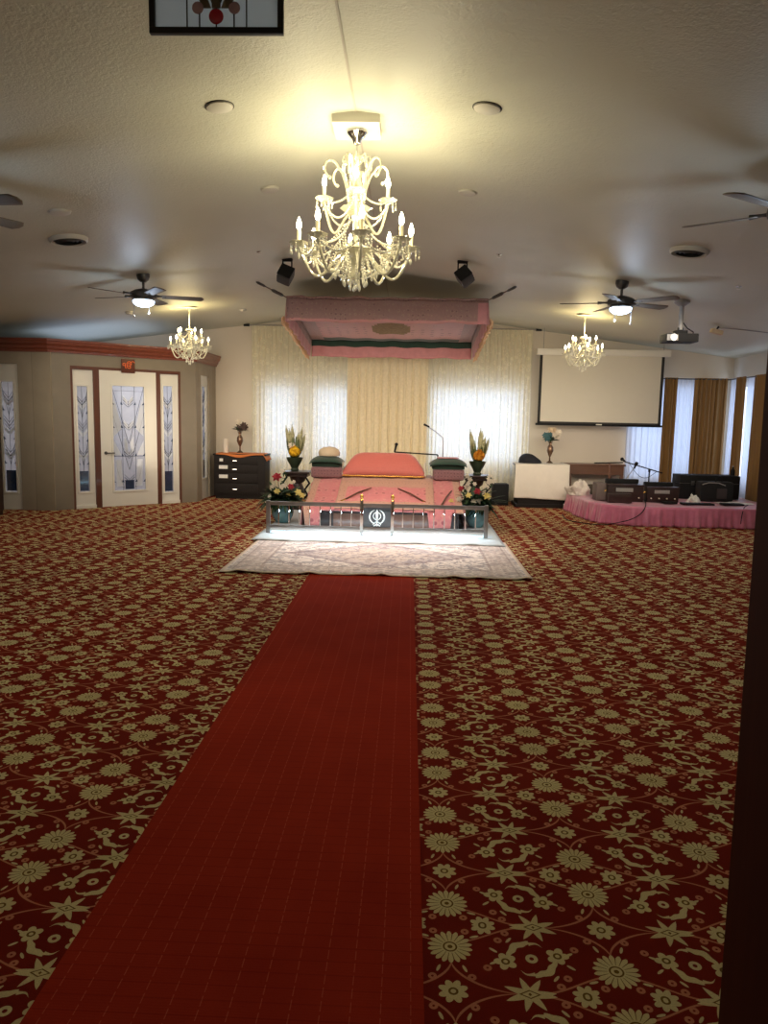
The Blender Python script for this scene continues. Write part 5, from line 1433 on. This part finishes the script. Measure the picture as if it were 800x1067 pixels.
def chandelier_big():
    loc = Vector((RX+.0, 5.03, 3.252))
    t = thing('crystal_chandelier', 'large two tiered crystal chandelier hanging under the ridge mount box', 'chandelier', loc)
    g = G(); g.lathe([(0, 0), (.062, 0), (.064, -.012), (.05, -.03), (.03, -.05), (.022, -.075), (.008, -.085), (0, -.085)], n=26); g.build('ceiling_canopy', m_chrome, t)
    g = G(); g.tube([(0, 0, -.08), (0, 0, -.14)], .006, 8); g.build('chain', m_chrome, t)
    g = G(); g.lathe([(0, -.13), (.03, -.14), (.05, -.16), (.02, -.18), (.015, -.25), (.03, -.3), (.045, -.34), (.02, -.4), (.018, -.45), (.06, -.48), (.075, -.5), (.03, -.52), (.018, -.6), (.02, -.66), (.055, -.7), (.08, -.735), (.085, -.76), (.03, -.78), (.02, -.85), (.035, -.88), (.03, -.91), (0, -.93)], n=22); g.build('stem', m_crystal, t)
    g = G()
    for k in range(8):       # crown of curled fronds with beads
        a = 2*PI*k/8; R_ = Matrix.Rotation(a, 3, 'Z')
        g.tube([R_ @ Vector(p) for p in ((.02, 0, -.2), (.05, 0, -.16), (.08, 0, -.15), (.09, 0, -.18), (.075, 0, -.2))], .006, 6)
    g.build('crown', m_crystal, t)
    g = G()
    for k in range(9):
        a = 2*PI*k/9; R_ = Matrix.Rotation(a, 3, 'Z')
        strand(g, R_ @ Vector((.03, 0, -.145)), R_ @ Vector((.088, 0, -.2)), .0, 6, .0048)
        strand(g, R_ @ Vector((.088, 0, -.2)), R_ @ Vector((.05, 0, -.48)), -.012, 20, .0046)
        g.ball(R_ @ Vector((.09, 0, -.225)), .011, 1, (.8, .8, 1.8))
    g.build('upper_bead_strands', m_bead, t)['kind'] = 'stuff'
    # swan-neck scrolls of the upper tier
    for k in range(6):
        a = math.radians(20+60*k); R_ = Matrix.Rotation(a, 3, 'Z'); P = []
        for j in range(22):
            q = j/21
            if q < .6: s = q/.6; x = .03+.09*s; z = -.5+.26*math.sin(s*PI/2)
            else: s = (q-.6)/.4; th = PI*1.45*s; x = .12+.05-.05*math.cos(th)*(1-.25*s); z = -.24+.05*math.sin(th)-.01*s
            P.append(R_ @ Vector((x, 0, z)))
        g = G(); g.tube(P, .0075, 8); g.ball(P[-1], .014, 1); g.build('scroll_arm', m_crystal, t)
    up = [candle_arm(t, math.radians(4+90*k), .205, -.5, -.435, .0085, .92) for k in range(4)]
    lo = [candle_arm(t, math.radians(-80+45*k), .365, -.72, -.725, .0095, 1.0) for k in range(8)]
    g = G()
    for i, c in enumerate(up):
        strand(g, c+Vector((0, 0, .01)), (0, 0, -.33), .05, 20, .006)
        strand(g, c, up[(i+1) % 4], .12, 26, .006)
    for i, c in enumerate(lo):
        strand(g, c, lo[(i+1) % 8], .075, 20, .0065)
        strand(g, c+Vector((0, 0, .0)), Vector((c.x*.12, c.y*.12, -.55)), .07, 24, .006)
        strand(g, c*1.0, Vector((c.x*.18, c.y*.18, -.9)), .03, 20, .006)
        strand(g, Vector((c.x*.3, c.y*.3, -.62)), Vector((c.x*.22, c.y*.22, -.8)), .02, 14, .006)
        g.ball(c+Vector((0, 0, -.06)), .013, 1, (.8, .8, 1.8))
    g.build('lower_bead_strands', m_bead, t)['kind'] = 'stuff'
    g = G()
    for rr, n, z in ((.2, 14, -.82), (.14, 12, -.87), (.075, 9, -.92), (.03, 4, -.95)):
        for k in range(n):
            th = 2*PI*k/n+rr*9; x, y = rr*math.cos(th), rr*math.sin(th)
            strand(g, (x*.8, y*.8, z+.1), (x, y, z), .01, 6, .006); g.ball((x, y, z-.022), .0125, 1, (.8, .8, 1.7))
    g.build('bottom_pendants', m_bead, t)['kind'] = 'stuff'
    # upper dish
    g = G(); g.lathe([(.02, -.5), (.07, -.495), (.1, -.47), (.096, -.468), (.066, -.485), (.02, -.49)], n=24, wave=.06, nw=8); g.lathe([(.02, -.78), (.09, -.77), (.13, -.735), (.126, -.732), (.086, -.76), (.02, -.77)], n=24, wave=.06, nw=8); g.build('crystal_dishes', m_crystal, t)
    for i, c in enumerate(up+lo):
        light('POINT', 'bulb_light', c+Vector((0, 0, .2)), 2.8 if i < 4 else 5.2, (255, 240, 198), .02, parent=t)
    return t
chandelier_big()
t = thing('ceiling_mount_box', 'white ceiling mount box that holds the large chandelier', 'mount box', (0, 0, 0))
g = G(); bx_ = .148; zz0 = 3.254
for y0, y1 in ((4.88, 5.19),):
    poly = [(RX-bx_, zz0), (RX+bx_, zz0), (RX+bx_, ceil_z(RX+bx_)+.005), (RX, RZ+.005), (RX-bx_, ceil_z(RX-bx_)+.005)]
    a = [g.b.verts.new((x, y0, z)) for x, z in poly]; b2 = [g.b.verts.new((x, y1, z)) for x, z in poly]
    g.b.faces.new(a); g.b.faces.new(b2[::-1])
    for k in range(5): g.b.faces.new((a[k], b2[k], b2[(k+1) % 5], a[(k+1) % 5]))
g.build('box_body', m_plate, t, smooth=0)

def chandelier_small(loc, label):
    t = thing('small_chandelier', label, 'chandelier', loc)
    g = G(); g.lathe([(0, .004), (.1, .004), (.12, -.012), (.02, -.02), (.012, -.05), (0, -.05)], n=26); g.build('ceiling_canopy', m_plate, t)
    g = G()
    for k in range(12): g.ball((.003*(-1)**k, 0, -.06-.022*k), .011, 1, (.8, .8, 1.3))
    g.build('chain', m_crystal, t)
    g = G(); g.lathe([(0, -.3), (.05, -.31), (.06, -.33), (.02, -.36), (.016, -.42), (.04, -.46), (.02, -.5), (.03, -.55), (.07, -.6), (.05, -.64), (.02, -.66), (.03, -.7), (0, -.72)], n=18); g.build('stem', m_crystal, t)
    up = [candle_arm(t, math.radians(25+72*k), .17, -.5, -.44, .009, .8) for k in range(5)]
    lo = [candle_arm(t, math.radians(5+60*k), .27, -.6, -.56, .009, .8) for k in range(6)]
    g = G()
    for i, c in enumerate(up): strand(g, c, (0, 0, -.34), .04, 14, .0065); strand(g, c, up[(i+1) % 5], .06, 12, .0065)
    for i, c in enumerate(lo): strand(g, c, lo[(i+1) % 6], .06, 16, .0065); strand(g, c, (c.x*.15, c.y*.15, -.74), .03, 14, .0065)
    for rr, n, z in ((.1, 8, -.72), (.05, 6, -.77), (.01, 2, -.8)):
        for k in range(n):
            th = 2*PI*k/n; g.ball((rr*math.cos(th), rr*math.sin(th), z), .013, 1, (.8, .8, 1.7))
    g.build('bead_strands', m_bead, t)['kind'] = 'stuff'
    for dx, dz in ((-.14, -.24), (.14, -.24), (0, -.2)): light('POINT', 'bulb_light', (dx, -.05, dz), 4.0, (255, 228, 165), .05, parent=t)
    return t
s1 = chandelier_small((-3.22, 10.98, ceil_z(-3.22)-.0), 'small crystal chandelier before the crown moulding at left')
s2 = dup(s1, (2.48, 11.11, ceil_z(2.48)), 'small crystal chandelier before the projection screen')
s1['group'] = s2['group'] = 'small crystal chandeliers either side'
s2.rotation_euler.z = math.radians(24)

# ------------------------------------------------------------------ stained glass panel hanging near the camera
yS = 3.0; gL, gR = aty(156, 20, yS).x, aty(295.5, 20, yS).x; gB = aty(225, 36, yS).z; gT = gB+.40
sg = thing('stained_glass_panel', 'framed blue grey stained glass panel hanging at the top of the photo', 'glass panel', (0, yS, 0))
b = .022
g = G(); g.box(gL, gR, -.012, .012, gB, gB+b, bevel=.003); g.box(gL, gR, -.012, .012, gT-b, gT, bevel=.003); g.box(gL, gL+b, -.012, .012, gB+b, gT-b, bevel=.003); g.box(gR-b, gR, -.012, .012, gB+b, gT-b, bevel=.003); g.build('frame', m_lead, sg)
g = G(); g.box(gL+b, gR-b, .0, .005, gB+b, gT-b); g.build('glass_pane', m_stglass, sg, smooth=0)
xs = lambda px: aty(px, 10, yS).x
g = G()
for px in (195, 208, 244, 257): g.tube([(xs(px), -.003, gB+b), (xs(px), -.003, gB+b+(.07 if px in (208, 244) else .33))], .003, 6)
cx_ = xs(225.5); cz_ = aty(225, 18, yS).z
g.tube([(cx_, -.003, gB+b), (cx_, -.003, cz_)], .003, 6)
for s_ in (-1, 1):
    for r0 in (.045, .085, .13):
        g.tube([(cx_+s_*(r0*.35+.0), -.003, cz_+.05), (cx_+s_*r0*.8, -.003, cz_+.11), (cx_+s_*r0*1.2, -.003, gT-b)], .003, 6)
g.build('leading', m_lead, sg)
g = G()
for s_ in (-1, 0, 1):
    w_ = .016; v = [(cx_+s_*.035-w_, -.004, cz_+.03), (cx_+s_*.035+w_, -.004, cz_+.03), (cx_+s_*.16+w_*1.6, -.004, gT-b), (cx_+s_*.16-w_*1.6, -.004, gT-b)]
    g.b.faces.new([g.b.verts.new(p) for p in v])
g.build('fan_petal', m_deco, sg, smooth=0, solid=.004)
g = G(); g.ball((cx_, -.006, cz_), .028, 3, (1, .35, 1)); g.build('red_gem', m_gem_red, sg)
for s_ in (-1, 1):
    g = G(); g.ball((xs(225.5+s_*19), -.006, aty(207, 9, yS).z), .022, 3, (1, .35, 1)); g.build('lilac_gem', m_gem_cl, sg)
for x in (gL+.06, gR-.06):
    g = G(); g.tube([(x, 0, gT), (x, 0, ceil_z(x))], .003, 6); g.build('hanging_chain', m_metal, sg)

# ================================================================== LIGHT
wcol = (222, 232, 250)
for i, (x0, x1, z0, z1) in enumerate(WINS):
    light('AREA', 'daylight_back', ((x0+x1)/2, BY+.35, (z0+z1)/2), (32 if i < 3 else 30)*(x1-x0), wcol, (x1-x0), rot=(-PI/2, 0, 0), sy=(z1-z0))
for i, (y0, y1) in enumerate(SW):
    light('AREA', 'daylight_side', (RXW+.35, (y0+y1)/2, 1.3), 45, wcol, 1.6, rot=(0, PI/2, 0), sy=(y1-y0))
# added fill lights without any fixture, brightening back wall, altar and rug
light('AREA', 'hall_fill', (-.38, 8.6, 2.1), 46, (255, 240, 218), 9.0, rot=(math.radians(74), 0, 0), sy=1.2).data.spread = math.radians(75)
light('AREA', 'rug_fill', (-.3, 7.9, 3.1), 22, (255, 236, 220), .8, rot=(math.radians(12), 0, 0)).data.spread = math.radians(70)  # added overhead fill to lift the rug and altar front
light('AREA', 'hall_soft', (-.38, 9.3, 2.6), 44, (255, 240, 218), 9.0, sy=3)
light('AREA', 'vestibule_top_fill', (-5.0, 12.2, 2.46), 6, (190, 210, 250), 1.6, rot=(PI, 0, 0))  # added upward fill, stands in for daylight on the ceiling here
light('AREA', 'hall_bounce', (-.38, 11.4, 1.2), 22, (255, 236, 212), 8, rot=(math.radians(100), 0, 0), sy=1.2)
light('AREA', 'entry_fill', (-.3, -1.3, 2.3), 5, (255, 225, 190), .5)  # added dim fill behind the camera to lift the door jamb
w = bpy.data.worlds.new('World'); SC.world = w; w.use_nodes = True
bg = w.node_tree.nodes['Background']; bg.inputs[0].default_value = lin((206, 220, 246))+(1,); bg.inputs[1].default_value = 1.5

GROUPS = {'ceiling_fan': 'ceiling fans under the sloping ceiling', 'ceiling_plate': 'round white ceiling plates', 'ceiling_vent': 'round dark ceiling vents',
    'sprinkler_head': 'sprinkler heads in the ceiling', 'smoke_detector': 'ceiling detectors', 'ceiling_speaker': 'black ceiling speakers above the canopy', 'carved_pedestal': 'carved pedestals beside the altar',
    'plume_vase': 'plume vases beside the altar', 'flower_garland': 'white flower garlands on the pedestals', 'flower_arrangement': 'flower arrangements behind the railing ends', 'gold_drape': 'golden brown drapes in the corner',
    'sheer_curtain': 'white sheer curtains in the corner', 'lace_curtain': 'lace curtains on the back wall', 'microphone_stand': 'microphone stands on the stage', 'harmonium': 'harmoniums on the stage',
    'canopy_cord': 'canopy cords', 'bolster_cushion': 'mauve bolsters on the altar', 'green_cushion': 'green cushions on the altar', 'flower_vase': 'bronze goblet vases', 'flat_case': 'flat black items on the stage', 'black_cable': 'cables on the stage'}
for o in SC.objects:
    b_ = o.name.split('.')[0]
    if o.parent is None and b_ in GROUPS and 'category' in o and 'group' not in o: o['group'] = GROUPS[b_]

# ================================================================== CAMERA
cam = bpy.data.cameras.new('camera'); co = bpy.data.objects.new('camera', cam); C.objects.link(co)
cam.sensor_fit = 'VERTICAL'; cam.sensor_height = 24.0; cam.lens = F/H*24.0; cam.clip_start = .02; cam.clip_end = 200
# rows of [X;Y;Z] are the world axes seen by the camera
R3 = Matrix((XAX, YAX, ZAX))
co.matrix_world = Matrix.Translation((0, 0, EYE)) @ R3.to_4x4()
SC.camera = co
SC.view_settings.view_transform = 'Standard'; SC.view_settings.look = 'None'; SC.view_settings.exposure = 0; SC.view_settings.gamma = 1
SC.cycles.max_bounces = 7; SC.cycles.diffuse_bounces = 3; SC.cycles.glossy_bounces = 3; SC.cycles.transmission_bounces = 4; SC.cycles.transparent_max_bounces = 12
SC.cycles.sample_clamp_indirect = 4; SC.cycles.caustics_reflective = False; SC.cycles.caustics_refractive = False
